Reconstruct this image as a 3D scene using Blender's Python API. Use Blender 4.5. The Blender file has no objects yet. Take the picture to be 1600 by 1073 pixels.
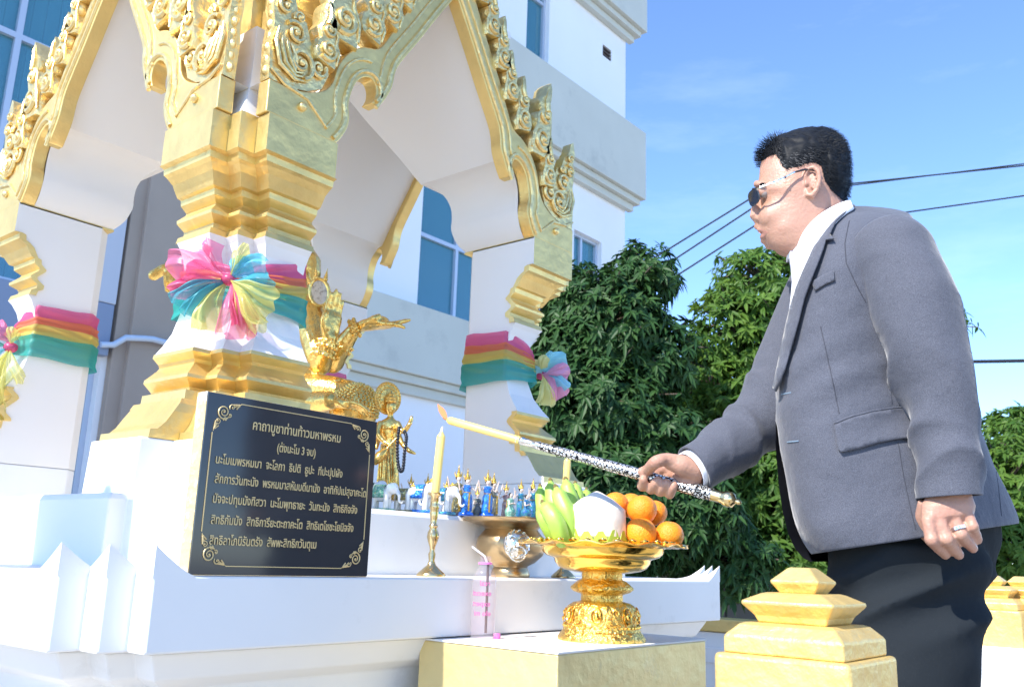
import bpy, bmesh, math, random
from mathutils import Vector, Matrix, noise
from mathutils.bvhtree import BVHTree
rnd = random.Random(7)
S = bpy.context.scene
COL = S.collection
V = Vector
PI = math.pi

# ---------------------------------------------------------------- camera
_X = V((1200, 379, 1434)); _Z = V((200, -6066, 1434)).normalized()
_X = (_X - _X.dot(_Z) * _Z).normalized(); _Y = _X.cross(_Z) * -1
# rows of world axes written in (right, down, forward) camera terms
RIGHT = V((_X.x, _Y.x, _Z.x)); DOWN = V((_X.y, _Y.y, _Z.y)); FWD = V((_X.z, _Y.z, _Z.z))
CAMLOC = V((0, 0, .88))
cd = bpy.data.cameras.new('camera'); cam = bpy.data.objects.new('camera', cd); COL.objects.link(cam)
mw = Matrix.Identity(4)
for i in range(3):
    mw[i][0] = RIGHT[i]; mw[i][1] = -DOWN[i]; mw[i][2] = -FWD[i]; mw[i][3] = CAMLOC[i]
cam.matrix_world = mw
cd.sensor_width = 36; cd.lens = 1434 / 1600 * 36; cd.clip_start = .05; cd.clip_end = 1500
cd.dof.use_dof = True; cd.dof.focus_distance = 1.95; cd.dof.aperture_fstop = 11
S.camera = cam

# ---------------------------------------------------------------- world, sun, exposure
SUN = V((-.71, .035, .70)).normalized()
w = bpy.data.worlds.new('World'); S.world = w; w.use_nodes = True
nt = w.node_tree; nt.nodes.clear()
sky = nt.nodes.new('ShaderNodeTexSky'); sky.sky_type = 'NISHITA'; sky.sun_disc = False
sky.sun_elevation = math.asin(SUN.z); sky.sun_rotation = math.atan2(SUN.x, SUN.y)
sky.air_density = 1.0; sky.dust_density = 0; sky.ozone_density = 6; sky.altitude = 2500
bg = nt.nodes.new('ShaderNodeBackground'); bg.inputs[1].default_value = .15
out = nt.nodes.new('ShaderNodeOutputWorld')
# thin streaks of high cloud, a touch lighter than the blue
_tc = nt.nodes.new('ShaderNodeTexCoord'); _mp = nt.nodes.new('ShaderNodeMapping'); _mp.inputs['Scale'].default_value = (2.2, 2.2, 9); _mp.inputs['Rotation'].default_value = (.25, .1, .4); _ns = nt.nodes.new('ShaderNodeTexNoise'); _ns.inputs['Scale'].default_value = 1.6; _ns.inputs['Detail'].default_value = 7; _ns.inputs['Roughness'].default_value = .62
_mr = nt.nodes.new('ShaderNodeMapRange'); _mr.inputs[1].default_value = .54; _mr.inputs[2].default_value = .85; _mr.inputs[4].default_value = .09
_mx = nt.nodes.new('ShaderNodeMix'); _mx.data_type = 'RGBA'; _mx.inputs[7].default_value = (5.2, 5.6, 6.2, 1)
nt.links.new(_tc.outputs['Generated'], _mp.inputs[0]); nt.links.new(_mp.outputs[0], _ns.inputs[0]); nt.links.new(_ns.outputs[0], _mr.inputs[0]); nt.links.new(_mr.outputs[0], _mx.inputs[0]); nt.links.new(sky.outputs[0], _mx.inputs[6])
nt.links.new(_mx.outputs[2], bg.inputs[0]); nt.links.new(bg.outputs[0], out.inputs[0])
sl = bpy.data.lights.new('sun', 'SUN'); sl.energy = 2.9; sl.angle = math.radians(.53); sl.color = (1, .95, .87)
so = bpy.data.objects.new('sun', sl); COL.objects.link(so); so.rotation_euler = SUN.to_track_quat('Z', 'Y').to_euler()
S.view_settings.view_transform = 'Standard'; S.view_settings.look = 'None'
S.view_settings.exposure = 1.5; S.view_settings.gamma = 1; S.view_settings.use_curve_mapping = False

# ---------------------------------------------------------------- helpers
FH = V((FWD.x, FWD.y, 0)).normalized()
def P(px, py, D):
    """point at photo position px,py (1600 wide), D metres ahead of the tripod measured level"""
    r = RIGHT * (px - 800) + DOWN * (py - 536.5) + FWD * 1434
    return CAMLOC + r * (D / r.dot(FH))
def on(px, py, ax, val):
    r = RIGHT * (px - 800) + DOWN * (py - 536.5) + FWD * 1434
    i = 'xyz'.index(ax); return CAMLOC + r * ((val - CAMLOC[i]) / r[i])

MATS = {}
def mat(name, col, rough=.6, metal=0, bump=0, bscale=40, var=0, vscale=6, spec=.5, coat=0, dirt=None, dscale=3, dlo=.55, dhi=.75, sub=0, trans=0, alpha=1, ior=1.45, emit=None, est=1, streak=False, detail=4):
    if name in MATS: return MATS[name]
    m = bpy.data.materials.new(name); m.use_nodes = True; nt = m.node_tree; b = nt.nodes['Principled BSDF']; L = nt.links.new
    b.inputs['Base Color'].default_value = (*col, 1); b.inputs['Roughness'].default_value = rough; b.inputs['Metallic'].default_value = metal
    b.inputs['Specular IOR Level'].default_value = spec; b.inputs['Coat Weight'].default_value = coat; b.inputs['Coat Roughness'].default_value = .08
    b.inputs['Transmission Weight'].default_value = trans; b.inputs['IOR'].default_value = ior; b.inputs['Alpha'].default_value = alpha
    if sub: b.inputs['Subsurface Weight'].default_value = sub; b.inputs['Subsurface Scale'].default_value = .01; b.inputs['Subsurface Radius'].default_value = (1, .4, .2)
    if emit: b.inputs['Emission Color'].default_value = (*emit, 1); b.inputs['Emission Strength'].default_value = est
    tc = nt.nodes.new('ShaderNodeNewGeometry').outputs['Position'] if False else nt.nodes.new('ShaderNodeTexCoord').outputs['Object']
    src = None
    if var:
        n = nt.nodes.new('ShaderNodeTexNoise'); n.inputs['Scale'].default_value = vscale; n.inputs['Detail'].default_value = detail; L(tc, n.inputs['Vector'])
        if streak:
            mp = nt.nodes.new('ShaderNodeMapping'); mp.inputs['Scale'].default_value = (1, 1, .12); L(tc, mp.inputs[0]); L(mp.outputs[0], n.inputs['Vector'])
        mr = nt.nodes.new('ShaderNodeMapRange'); mr.inputs[1].default_value = .3; mr.inputs[2].default_value = .7; mr.inputs[3].default_value = 1 - var; mr.inputs[4].default_value = 1 + var
        L(n.outputs[0], mr.inputs[0])
        mx = nt.nodes.new('ShaderNodeMix'); mx.data_type = 'RGBA'; mx.blend_type = 'MULTIPLY'; mx.inputs[0].default_value = 1; mx.inputs[6].default_value = (*col, 1)
        L(mr.outputs[0], mx.inputs[7]); L(mx.outputs[2], b.inputs['Base Color']); src = mx.outputs[2]
    if dirt:
        n = nt.nodes.new('ShaderNodeTexNoise'); n.inputs['Scale'].default_value = dscale; n.inputs['Detail'].default_value = 8; n.inputs['Roughness'].default_value = .7; L(tc, n.inputs['Vector'])
        mr = nt.nodes.new('ShaderNodeMapRange'); mr.inputs[1].default_value = dlo; mr.inputs[2].default_value = dhi; L(n.outputs[0], mr.inputs[0])
        mx = nt.nodes.new('ShaderNodeMix'); mx.data_type = 'RGBA'; mx.inputs[6].default_value = (*col, 1); mx.inputs[7].default_value = (*dirt, 1)
        if src: L(src, mx.inputs[6])
        L(mr.outputs[0], mx.inputs[0]); L(mx.outputs[2], b.inputs['Base Color'])
    if bump:
        n = nt.nodes.new('ShaderNodeTexNoise'); n.inputs['Scale'].default_value = bscale; n.inputs['Detail'].default_value = 5; L(tc, n.inputs['Vector'])
        bp = nt.nodes.new('ShaderNodeBump'); bp.inputs['Strength'].default_value = min(1, bump); bp.inputs['Distance'].default_value = .004 * max(1, bump); L(n.outputs[0], bp.inputs['Height']); L(bp.outputs[0], b.inputs['Normal'])
    MATS[name] = m; return m

class MB:
    def __init__(s): s.v = []; s.f = []; s.mi = []; s.m = 0
    def add(s, vs, fs):
        o = len(s.v); s.v += [V(p) for p in vs]
        for f in fs: s.f.append([o + i for i in f]); s.mi.append(s.m)
        return s
    def box(s, a, b):
        x0, y0, z0 = a; x1, y1, z1 = b
        return s.add([(x0,y0,z0),(x1,y0,z0),(x1,y1,z0),(x0,y1,z0),(x0,y0,z1),(x1,y0,z1),(x1,y1,z1),(x0,y1,z1)],
                     [(0,3,2,1),(4,5,6,7),(0,1,5,4),(1,2,6,5),(2,3,7,6),(3,0,4,7)])
    def obox(s, c, ax, ay, az):
        c = V(c); ax, ay, az = V(ax), V(ay), V(az); vs = []
        for k in (-1, 1):
            for i, j in ((-1,-1),(1,-1),(1,1),(-1,1)): vs.append(c + ax*i + ay*j + az*k)
        return s.add(vs, [(0,3,2,1),(4,5,6,7),(0,1,5,4),(1,2,6,5),(2,3,7,6),(3,0,4,7)])
    def rings(s, rs, closed=True, cap=(True, True)):
        n = len(rs[0]); o = len(s.v)
        for r in rs: s.v += [V(p) for p in r]
        for i in range(len(rs) - 1):
            for j in range(n if closed else n - 1):
                k = (j + 1) % n
                s.f.append([o+i*n+j, o+i*n+k, o+(i+1)*n+k, o+(i+1)*n+j]); s.mi.append(s.m)
        if cap[0] and closed: s.f.append([o + j for j in range(n)][::-1]); s.mi.append(s.m)
        if cap[1] and closed: s.f.append([o+(len(rs)-1)*n+j for j in range(n)]); s.mi.append(s.m)
        return s
    def tube(s, pts, r, n=8, cap=True, flat=None):
        """pts list, r number or list, flat=(normal, ratio) squashes the section along normal"""
        pts = [V(p) for p in pts]; m = len(pts)
        rr = r if isinstance(r, (list, tuple)) else [r] * m
        rs = []; up = None
        for i, p in enumerate(pts):
            t = (pts[min(i+1, m-1)] - pts[max(i-1, 0)])
            t = t.normalized() if t.length > 1e-9 else V((0,0,1))
            if up is None:
                up = V((0,0,1)) if abs(t.z) < .9 else V((1,0,0))
                if flat: up = V(flat[0])
            a = up - t * up.dot(t)
            if a.length < 1e-6: a = t.orthogonal()
            a.normalize(); b = t.cross(a)
            if not flat: up = a
            q = flat[1] if flat else 1
            rs.append([p + a * (math.cos(2*PI*k/n) * rr[i] * q) + b * (math.sin(2*PI*k/n) * rr[i]) for k in range(n)])
        return s.rings(rs, True, (cap, cap))
    def lathe(s, prof, c=(0,0,0), n=32, axis=None, fn=None):
        """prof [(r,z)]"""
        c = V(c); M = axis.to_track_quat('Z','Y').to_matrix() if axis else Matrix.Identity(3)
        rs = []
        for r, z in prof:
            ring = []
            for k in range(n):
                a = 2*PI*k/n; q = max(r, 1e-4)
                if fn: q = fn(q, z, a)
                ring.append(c + M @ V((math.cos(a)*q, math.sin(a)*q, z)))
            rs.append(ring)
        return s.rings(rs)
    def ball(s, c, r, n=12, m=8, rot=None):
        c = V(c); r = r if isinstance(r, (tuple, list)) else (r, r, r); rs = []
        for i in range(m + 1):
            t = PI * i / m; rad = max(math.sin(t), 1e-3); ring = []
            for k in range(n):
                q = V((math.cos(2*PI*k/n)*rad*r[0], math.sin(2*PI*k/n)*rad*r[1], -math.cos(t)*r[2]))
                ring.append(c + (rot @ q if rot else q))
            rs.append(ring)
        return s.rings(rs)
    def prism(s, poly, T, d0, d1):
        """poly [(a,b)]; T(a,b,d)->point; solid between depths"""
        return s.rings([[T(a, b, d0) for a, b in poly], [T(a, b, d1) for a, b in poly]])
    def build(s, name, m, parent=None, smooth=False, bevel=0, bseg=2, merge=0, subsurf=0, angle=40):
        me = bpy.data.meshes.new(name); org = V((0,0,0)); p = parent
        while p is not None: org = org + p.location; p = p.parent
        me.from_pydata([v - org for v in s.v], [], s.f)
        mm = m if isinstance(m, (list, tuple)) else [m]
        for q in mm: me.materials.append(q)
        if len(mm) > 1:
            for i, p in enumerate(me.polygons): p.material_index = s.mi[i]
        bm = bmesh.new(); bm.from_mesh(me)
        if merge: bmesh.ops.remove_doubles(bm, verts=bm.verts, dist=merge)
        bmesh.ops.recalc_face_normals(bm, faces=bm.faces); bm.to_mesh(me); bm.free()
        if smooth:
            for p in me.polygons: p.use_smooth = True
        o = bpy.data.objects.new(name, me); COL.objects.link(o)
        if smooth and angle and angle < 180:
            me.set_sharp_from_angle(angle=math.radians(angle))
        if parent: o.parent = parent
        if bevel:
            b = o.modifiers.new('bevel', 'BEVEL'); b.width = bevel; b.segments = bseg; b.limit_method = 'ANGLE'; b.angle_limit = math.radians(35)
        if subsurf: q = o.modifiers.new('s', 'SUBSURF'); q.levels = subsurf; q.render_levels = subsurf
        return o

def tag(o, label=None, cat=None, group=None, kind=None):
    if label: o['label'] = label
    if cat: o['category'] = cat
    if group: o['group'] = group
    if kind: o['kind'] = kind
    return o
def thing(name, label, cat, loc=(0,0,0), group=None):
    o = bpy.data.objects.new(name, None); o.empty_display_size = .05; COL.objects.link(o); o.location = loc
    return tag(o, label, cat, group)
def dup(root, loc=None, rotz=None, label=None, scale=None):
    r = root.copy(); COL.objects.link(r)
    if loc is not None: r.location = loc
    if rotz is not None: r.rotation_euler = (0, 0, rotz)
    if scale: r.scale = (scale,)*3
    if label: r['label'] = label
    for ch in list(root.children):
        c = ch.copy(); COL.objects.link(c); c.parent = r
        for g in ch.children:
            d = g.copy(); COL.objects.link(d); d.parent = c
    return r
def catmull(pts, n=6, closed=False):
    pts = [V(p) for p in pts]; out = []; m = len(pts)
    for i in range(m if closed else m - 1):
        g = lambda k: pts[k % m] if closed else pts[min(max(k, 0), m - 1)]
        a, b, c, d = g(i-1), g(i), g(i+1), g(i+2)
        for k in range(n):
            t = k / n
            out.append(.5 * ((2*b) + (c-a)*t + (2*a-5*b+4*c-d)*t*t + (3*b-a-3*c+d)*t**3))
    if not closed: out.append(pts[-1])
    return out
def remesh(mb, name, m, parent, voxel, smooth=4, fac=.5, post=None):
    """weld overlapping closed solids into one continuous surface"""
    o = mb.build(name + '_tmp', m)
    r = o.modifiers.new('r', 'REMESH'); r.mode = 'VOXEL'; r.voxel_size = voxel; r.use_smooth_shade = True
    if smooth: s = o.modifiers.new('s', 'SMOOTH'); s.iterations = smooth; s.factor = fac
    dg = bpy.context.evaluated_depsgraph_get()
    me = bpy.data.meshes.new_from_object(o.evaluated_get(dg)); bpy.data.objects.remove(o)
    me.name = name
    if post:
        for v in me.vertices: v.co = post(v.co.copy(), v.normal.copy())
    org = V((0,0,0)); p = parent
    while p is not None: org = org + p.location; p = p.parent
    me.transform(Matrix.Translation(-org))
    for p in me.polygons: p.use_smooth = True
    q = bpy.data.objects.new(name, me); COL.objects.link(q); q.parent = parent
    return q

# ---------------------------------------------------------------- materials
WHITE = mat('white_masonry_paint', (.80, .79, .77), .45, bump=.25, bscale=9, dirt=(.50, .47, .43), dscale=5, dlo=.57, dhi=.98, var=.03, vscale=3)
CREAM = mat('cream_vault_paint', (.80, .77, .73), .5, bump=.15, bscale=7, var=.02, vscale=2)
GOLD = mat('gold_paint', (.80, .59, .23), .41, .78, bump=.9, bscale=30, var=.10, vscale=9, dirt=(.62, .46, .20), dscale=14, dlo=.6, dhi=.85)
GOLDF = mat('gold_relief_paint', (.86, .66, .29), .33, .82, bump=1.2, bscale=60, var=.08, vscale=20)
# ================================================================ ground and buildings
g = MB(); g.add([(-60,-60,0),(500,-60,0),(500,500,0),(-60,500,0)], [(0,1,2,3)])
tag(g.build('ground', mat('concrete_ground', (.36,.33,.29), .85, bump=.4, bscale=20, var=.15, vscale=2)), kind='structure')

BW = mat('building_white_render', (.82,.83,.85), .7, bump=.2, bscale=3, dirt=(.55,.57,.58), dscale=.6, dlo=.6, dhi=1.0, var=.03, vscale=.8)
BG = mat('building_grey_green_band', (.56,.57,.51), .75, bump=.2, bscale=3, dirt=(.33,.35,.33), dscale=.9, dlo=.55, dhi=.85, var=.05, vscale=1)
TAUPE = mat('building_taupe_render', (.36,.295,.245), .8, bump=.5, bscale=12, var=.05, vscale=2)
FRM = mat('window_aluminium', (.50,.56,.66), .4, .3)
GLS = mat('window_tinted_glass', (.055,.16,.22), .06, 0, spec=.8, var=.12, vscale=.5)
BLN = mat('blind_behind_glass', (.07,.20,.27), .12, 0, spec=.7)
BY = 9.0; BX1 = 14.26
bld = thing('office_building', 'tall white office building with grey bands and blue tinted windows behind the shrine', 'building', (9, BY, 0))
def wall_piece(name, m, x0, x1, z0, z1, y0, y1, parent=bld, bevel=0): 
    return MB().box((x0, y0, z0), (x1, y1, z1)).build(name, m, parent, bevel=bevel)
def window(x0, x1, z0, z1, cols, rows, parent=bld, y=BY, slats=True, rise=.05):
    f = MB(); t = .055
    f.box((x0, y-.03, z0), (x0+t, y+.05, z1)); f.box((x1-t, y-.03, z0), (x1, y+.05, z1))
    f.box((x0+t, y-.03, z0), (x1-t, y+.05, z0+t)); f.box((x0+t, y-.03, z1-t), (x1-t, y+.05, z1))
    fo = f.build('window', FRM, parent, bevel=.006)
    xs = [x0 + (x1-x0) * c for c in cols]; zs = [z0 + (z1-z0) * r for r in rows]
    for x in xs: MB().box((x-.03, y-.02, z0+t), (x+.03, y+.04, z1-t)).build('mullion', FRM, fo)
    XX = [x0+t] + xs + [x1-t]; ZZ = [z0+t] + zs + [z1-t]
    for z in zs: 
        for i in range(len(XX)-1): MB().box((XX[i]+(.03 if i else 0), y-.02, z-.03), (XX[i+1]-(.03 if i<len(XX)-2 else 0), y+.04, z+.03)).build('transom', FRM, fo)
    for i in range(len(XX)-1):
        for j in range(len(ZZ)-1):
            MB().box((XX[i], y+.03, ZZ[j]), (XX[i+1], y+.036, ZZ[j+1])).build('pane', GLASS_SEE, fo)
            if slats:
                b = MB(); n = max(2, int((XX[i+1]-XX[i])/.12)); dx = (XX[i+1]-XX[i])/n
                for k in range(n):
                    a = XX[i]+dx*k; yy = y+.09
                    b.add([(a, yy, ZZ[j]-.05), (a+dx*1.05, yy+.045, ZZ[j]-.05), (a+dx*1.05, yy+.045, ZZ[j+1]+.05), (a, yy, ZZ[j+1]+.05)], [(0,1,2,3)])
                tag(b.build('vertical_blind', mat('vertical_blind_fabric', (.55,.82,.88), .8, var=.06, vscale=2), fo), kind='stuff')
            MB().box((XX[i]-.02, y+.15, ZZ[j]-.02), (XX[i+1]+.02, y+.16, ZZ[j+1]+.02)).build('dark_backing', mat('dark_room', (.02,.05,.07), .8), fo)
    return fo
GLASS_SEE = bpy.data.materials.new('blue_window_glass'); GLASS_SEE.use_nodes = True
_n = GLASS_SEE.node_tree; _n.nodes.clear()
_t = _n.nodes.new('ShaderNodeBsdfTransparent'); _t.inputs[0].default_value = (.72,.93,.98,1)
_g = _n.nodes.new('ShaderNodeBsdfGlossy'); _g.inputs[0].default_value = (.85,.95,1,1); _g.inputs[1].default_value = .02
_f = _n.nodes.new('ShaderNodeFresnel'); _f.inputs[0].default_value = 1.55
_mr = _n.nodes.new('ShaderNodeMath'); _mr.operation = 'ADD'; _mr.inputs[1].default_value = .12
_mx = _n.nodes.new('ShaderNodeMixShader'); _o = _n.nodes.new('ShaderNodeOutputMaterial')
_n.links.new(_f.outputs[0], _mr.inputs[0]); _n.links.new(_mr.outputs[0], _mx.inputs[0]); _n.links.new(_t.outputs[0], _mx.inputs[1]); _n.links.new(_g.outputs[0], _mx.inputs[2]); _d = _n.nodes.new('ShaderNodeBsdfDiffuse'); _d.inputs[0].default_value = (.10,.33,.42,1); _m2 = _n.nodes.new('ShaderNodeMixShader'); _m2.inputs[0].default_value = .42; _n.links.new(_mx.outputs[0], _m2.inputs[1]); _n.links.new(_d.outputs[0], _m2.inputs[2]); _n.links.new(_m2.outputs[0], _o.inputs[0])

def wall_with_holes(x0, x1, z0, z1, holes, y, th, name, m):
    """solid wall strips round rectangular openings (sorted, not overlapping)"""
    mb = MB(); xs = sorted({x0, x1} | {h[0] for h in holes} | {h[1] for h in holes}); zs = sorted({z0, z1} | {h[2] for h in holes} | {h[3] for h in holes})
    xs = [x for x in xs if x0 <= x <= x1]; zs = [z for z in zs if z0 <= z <= z1]
    for i in range(len(xs)-1):
        for j in range(len(zs)-1):
            cx, cz = (xs[i]+xs[i+1])/2, (zs[j]+zs[j+1])/2
            if any(h[0] < cx < h[1] and h[2] < cz < h[3] for h in holes): continue
            mb.add([(xs[i], y, zs[j]), (xs[i+1], y, zs[j]), (xs[i+1], y, zs[j+1]), (xs[i], y, zs[j+1])], [(0,1,2,3)])
            mb.add([(xs[i], y+th, zs[j]), (xs[i+1], y+th, zs[j]), (xs[i+1], y+th, zs[j+1]), (xs[i], y+th, zs[j+1])], [(3,2,1,0)])
    for h in holes:
        a, b, c, d = h
        mb.add([(a,y,c),(b,y,c),(b,y,d),(a,y,d),(a,y+th,c),(b,y+th,c),(b,y+th,d),(a,y+th,d)], [(0,1,5,4),(1,2,6,5),(2,3,7,6),(3,0,4,7)])
    mb.add([(x0,y,z1),(x1,y,z1),(x1,y+th,z1),(x0,y+th,z1)], [(0,1,2,3)])
    mb.add([(x1,y,z0),(x1,y+th,z0),(x1,y+th,z1),(x1,y,z1)], [(0,1,2,3)])
    mb.add([(x0,y,z0),(x0,y+th,z0),(x0,y+th,z1),(x0,y,z1)], [(0,1,2,3)])
    me = bpy.data.meshes.new(name); org = bld.location
    me.from_pydata([v - org for v in mb.v], [], mb.f); me.materials.append(m)
    o = bpy.data.objects.new(name, me); COL.objects.link(o); o.parent = bld
    return o
holes = [(8.80,10.9,4.34,6.60), (12.58,13.46,4.34,6.66), (11.06,11.70,9.45,11.0), (3.6,4.40,.9,2.75), (6.3,7.6,4.34,6.6),
         (6.3,7.6,9.45,11.0), (8.8,9.6,9.45,11.0), (2.0,3.9,3.3,8.8), (13.43,13.73,10.50,10.74)]
wall_with_holes(-2, BX1, 0, 12.0, holes, BY, .5, 'wall', BW)
MB().box((-2, BY+.5, 0), (BX1-.003, 20, 12)).build('rear_block', BW, bld)
window(8.80, 10.9, 4.34, 6.60, [.42], [.50], y=BY+.12)
window(12.58, 13.46, 4.34, 6.66, [.42], [.50], y=BY+.12)
window(11.06, 11.70, 9.45, 11.0, [], [.8], y=BY+.12, slats=False)
window(8.8, 9.6, 9.45, 11.0, [], [.8], y=BY+.12, slats=False)
window(6.3, 7.6, 4.34, 6.6, [.5], [.5], y=BY+.12); window(6.3, 7.6, 9.45, 11.0, [.5], [.8], y=BY+.12)
window(3.6, 4.40, .9, 2.75, [], [.52], y=BY+.12, slats=False)
window(2.0, 3.9, 3.3, 8.8, [.62], [.265, .455, .75], y=BY+.12)
# air vent with slats
vt = MB().box((13.43, BY+.10, 10.50), (13.73, BY+.11, 10.74)).build('vent', mat('vent_dark', (.02,.015,.012), .8), bld)
for k in range(3): MB().box((13.44, BY-.005, 10.53+k*.075), (13.72, BY+.06, 10.55+k*.075)).build('vent_slat', mat('vent_slat_metal', (.10,.08,.07), .6), vt)
# horizontal bands with stepped mouldings
def band(z0, z1, out, x0=-2, x1=BX1, m=None, mould=True):
    m = m or BG
    MB().box((x0, BY-out, z0), (x1+out, BY-.002, z1)).build('facade_band', m, bld, bevel=.01)
    MB().box((BX1+.002, BY-.002, z0), (BX1+out, 18, z1)).build('facade_band', m, bld, bevel=.01)
    if mould:
        for k, (o2, a, b) in enumerate(((out*.72, z0-.12, z0-.003), (out*.4, z0-.26, z0-.123))):
            MB().box((x0, BY-o2, a), (x1+o2, BY-.002, b)).build('band_moulding', m, bld, bevel=.01)
band(7.80, 9.22, .30); band(3.30, 4.28, .22, 6.42)
band(11.45, 12.6, .32)
# pale panel, taupe projecting column and pipe at the left
MB().box((4.02, BY-.12, 3.285), (4.42, BY-.004, 4.50)).build('pale_spandrel', mat('pale_blue_panel', (.48,.51,.58), .6), bld, bevel=.01)
MB().box((2.0, BY-.12, 2.75), (4.41, BY-.004, 3.28)).build('spandrel_panel', mat('slate_panel', (.22,.27,.38), .5), bld, bevel=.01)
MB().box((4.46, BY-.10, 0), (4.62, BY-.006, 7.5)).build('column_return', TAUPE, bld, bevel=.01)
MB().box((4.60, BY-.16, 0), (6.4, BY-.006, 7.5)).build('projecting_column', TAUPE, bld, bevel=.01)
MB().tube([(4.30,BY-.16,2.84),(4.42,BY-.18,2.86),(4.52,BY-.22,2.95),(4.72,BY-.24,2.98),(4.80,BY-.24,2.99),(5.4,BY-.24,2.96),(6.2,BY-.24,2.93)], .032, 10).build('drain_pipe', mat('pvc_pipe', (.5,.58,.70), .4), bld, smooth=True)

# ================================================================ spirit house
XC, YC, H = 1.745, 2.382, .695
ZL, ZT = .840, .985
shrine = thing('spirit_house', 'white and gold four-pillared shrine pavilion with pointed arches on a stepped platform', 'shrine', (XC, YC, 0))
def sym(pts4):
    """corner outline (for the -x,-y corner, in offsets from the centre) mirrored round all four corners"""
    out = []
    for sx, sy, rev in ((1,1,False),(-1,1,True),(-1,-1,False),(1,-1,True)):
        q = [(p[0]*sx, p[1]*sy) for p in pts4]
        out += q[::-1] if rev else q
    return out
def redent(x, y, steps):
    """steps [(dx,dy)...] stair from the -x side to the -y side; returns outline points"""
    pts = [];  n = len(steps)
    return pts
def platform(corner, levels, name, m, bevel=.004):
    """corner: outline of one corner as offsets from centre (neg,neg); levels [(z, inset)]"""
    mb = MB(); rs = []
    for z, ins in levels:
        c = [(a + ins, b + ins) for a, b in corner]
        rs.append([(XC + a, YC + b, z) for a, b in sym(c)])
    mb.rings(rs); return mb.build(name, m, shrine, bevel=bevel)
# ledge: outer tier with its slanted underside; the petals rise at every corner
lc = [(.69-XC, 1.455-YC), (.74-XC, 1.455-YC), (.74-XC, 1.402-YC), (.789-XC, 1.402-YC), (.789-XC, 1.352-YC)]
lc = [(a, b) for a, b in lc]
platform(lc, [(.722, 0), (ZL, 0)], 'ledge_tier', WHITE)
platform(lc, [(.55, .12), (.655, .10), (.675, .055), (.719, .03)], 'ledge_cove', WHITE)
platform(lc, [(0, .06), (.50, .06), (.548, .10)], 'foot_tier', WHITE)
tc_ = [(.906-XC, 1.745-YC), (.945-XC, 1.745-YC), (.945-XC, 1.690-YC), (.990-XC, 1.690-YC), (.990-XC, 1.57-YC)]
platform(tc_, [(ZL-.02, 0), (ZT-.012, 0), (ZT, .006)], 'upper_tier', WHITE)
# corner petals
def petal(ox, oy, sx, sy, L=.072, h=.046):
    n = 10; mb = MB(); g = lambda t: h * (max(0, 1 - t) ** 1.25)
    top = []; 
    vs = []
    for i in range(n+1):
        for j in range(n+1):
            u, v = i/n, j/n
            z = g(max(u, v)) * (1 - .55*min(u, v)/(max(u, v)+1e-6)*(1 if min(u,v)>0 else 0)*min(1, min(u,v)*4))
            vs.append((ox + sx*u*L, oy + sy*v*L, ZL - .0 + z))
    for i in range(n+1):
        for j in range(n+1):
            vs.append((ox + sx*i/n*L, oy + sy*j/n*L, ZL - .004))
    N = (n+1)**2; I = lambda i, j: i*(n+1)+j; fs = []
    for i in range(n):
        for j in range(n):
            fs.append((I(i,j), I(i+1,j), I(i+1,j+1), I(i,j+1))); fs.append((N+I(i,j+1), N+I(i+1,j+1), N+I(i+1,j), N+I(i,j)))
        fs += [(I(i,0), N+I(i,0), N+I(i+1,0), I(i+1,0)), (I(0,i+1), N+I(0,i+1), N+I(0,i), I(0,i)), (I(i+1,n), N+I(i+1,n), N+I(i,n), I(i,n)), (I(n,i), N+I(n,i), N+I(n,i+1), I(n,i+1))]
    mb.add(vs, fs); return mb.build('corner_petal', WHITE, shrine, smooth=True, angle=35)
for sx, sy in ((1,1),(-1,1),(1,-1),(-1,-1)):
    for (a, b) in ((.789, 1.352), (.74, 1.402), (.69, 1.455)):
        petal(XC + sx*(a-XC), YC + sy*(b-YC), sx, sy)

# pillars
PR = [(1.872,0),(1.781,0),(1.777,.012),(1.762,.014),(1.757,.024),(1.745,.040),(1.732,.047),(1.717,.056),(1.714,.066),(1.700,.068),(1.686,.085),(1.680,.083),(1.660,.062),(1.652,.063),(1.637,.085),(1.625,.084),(1.618,.070),(1.603,.066)]
PW = [(1.603,.066),(1.59,.076),(1.565,.088),(1.53,.097),(1.48,.101),(1.43,.096),(1.38,.082),(1.345,.062),(1.322,.046)]
PB = [(1.322,.046),(1.313,.044),(1.300,.060),(1.292,.064),(1.284,.058),(1.258,.030),(1.250,.029),(1.232,.050),(1.224,.052),(1.222,.030),(1.200,.028),(1.198,.012),(1.185,.004),(1.165,-.010),(1.140,-.026),(1.124,-.042),(1.122,-.058),(1.104,-.060)]
PP = [(1.104,-.078),(ZT+.001,-.084)]
PS, ST = .295, .045
def outer(d, e=0):   # outer stair of the pillar in local coordinates, corner at (0,0)
    s = ST; E2 = PS + e
    if d < 0:
        k = 2*s; c = s + .6*d
        return [(d, E2), (d, k), (c, k), (c, c), (k, c), (k, d), (E2, d)]
    return [(d, E2), (d, 2*s+d), (s+d, 2*s+d), (s+d, s+d), (2*s+d, s+d), (2*s+d, d), (E2, d)]
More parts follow.
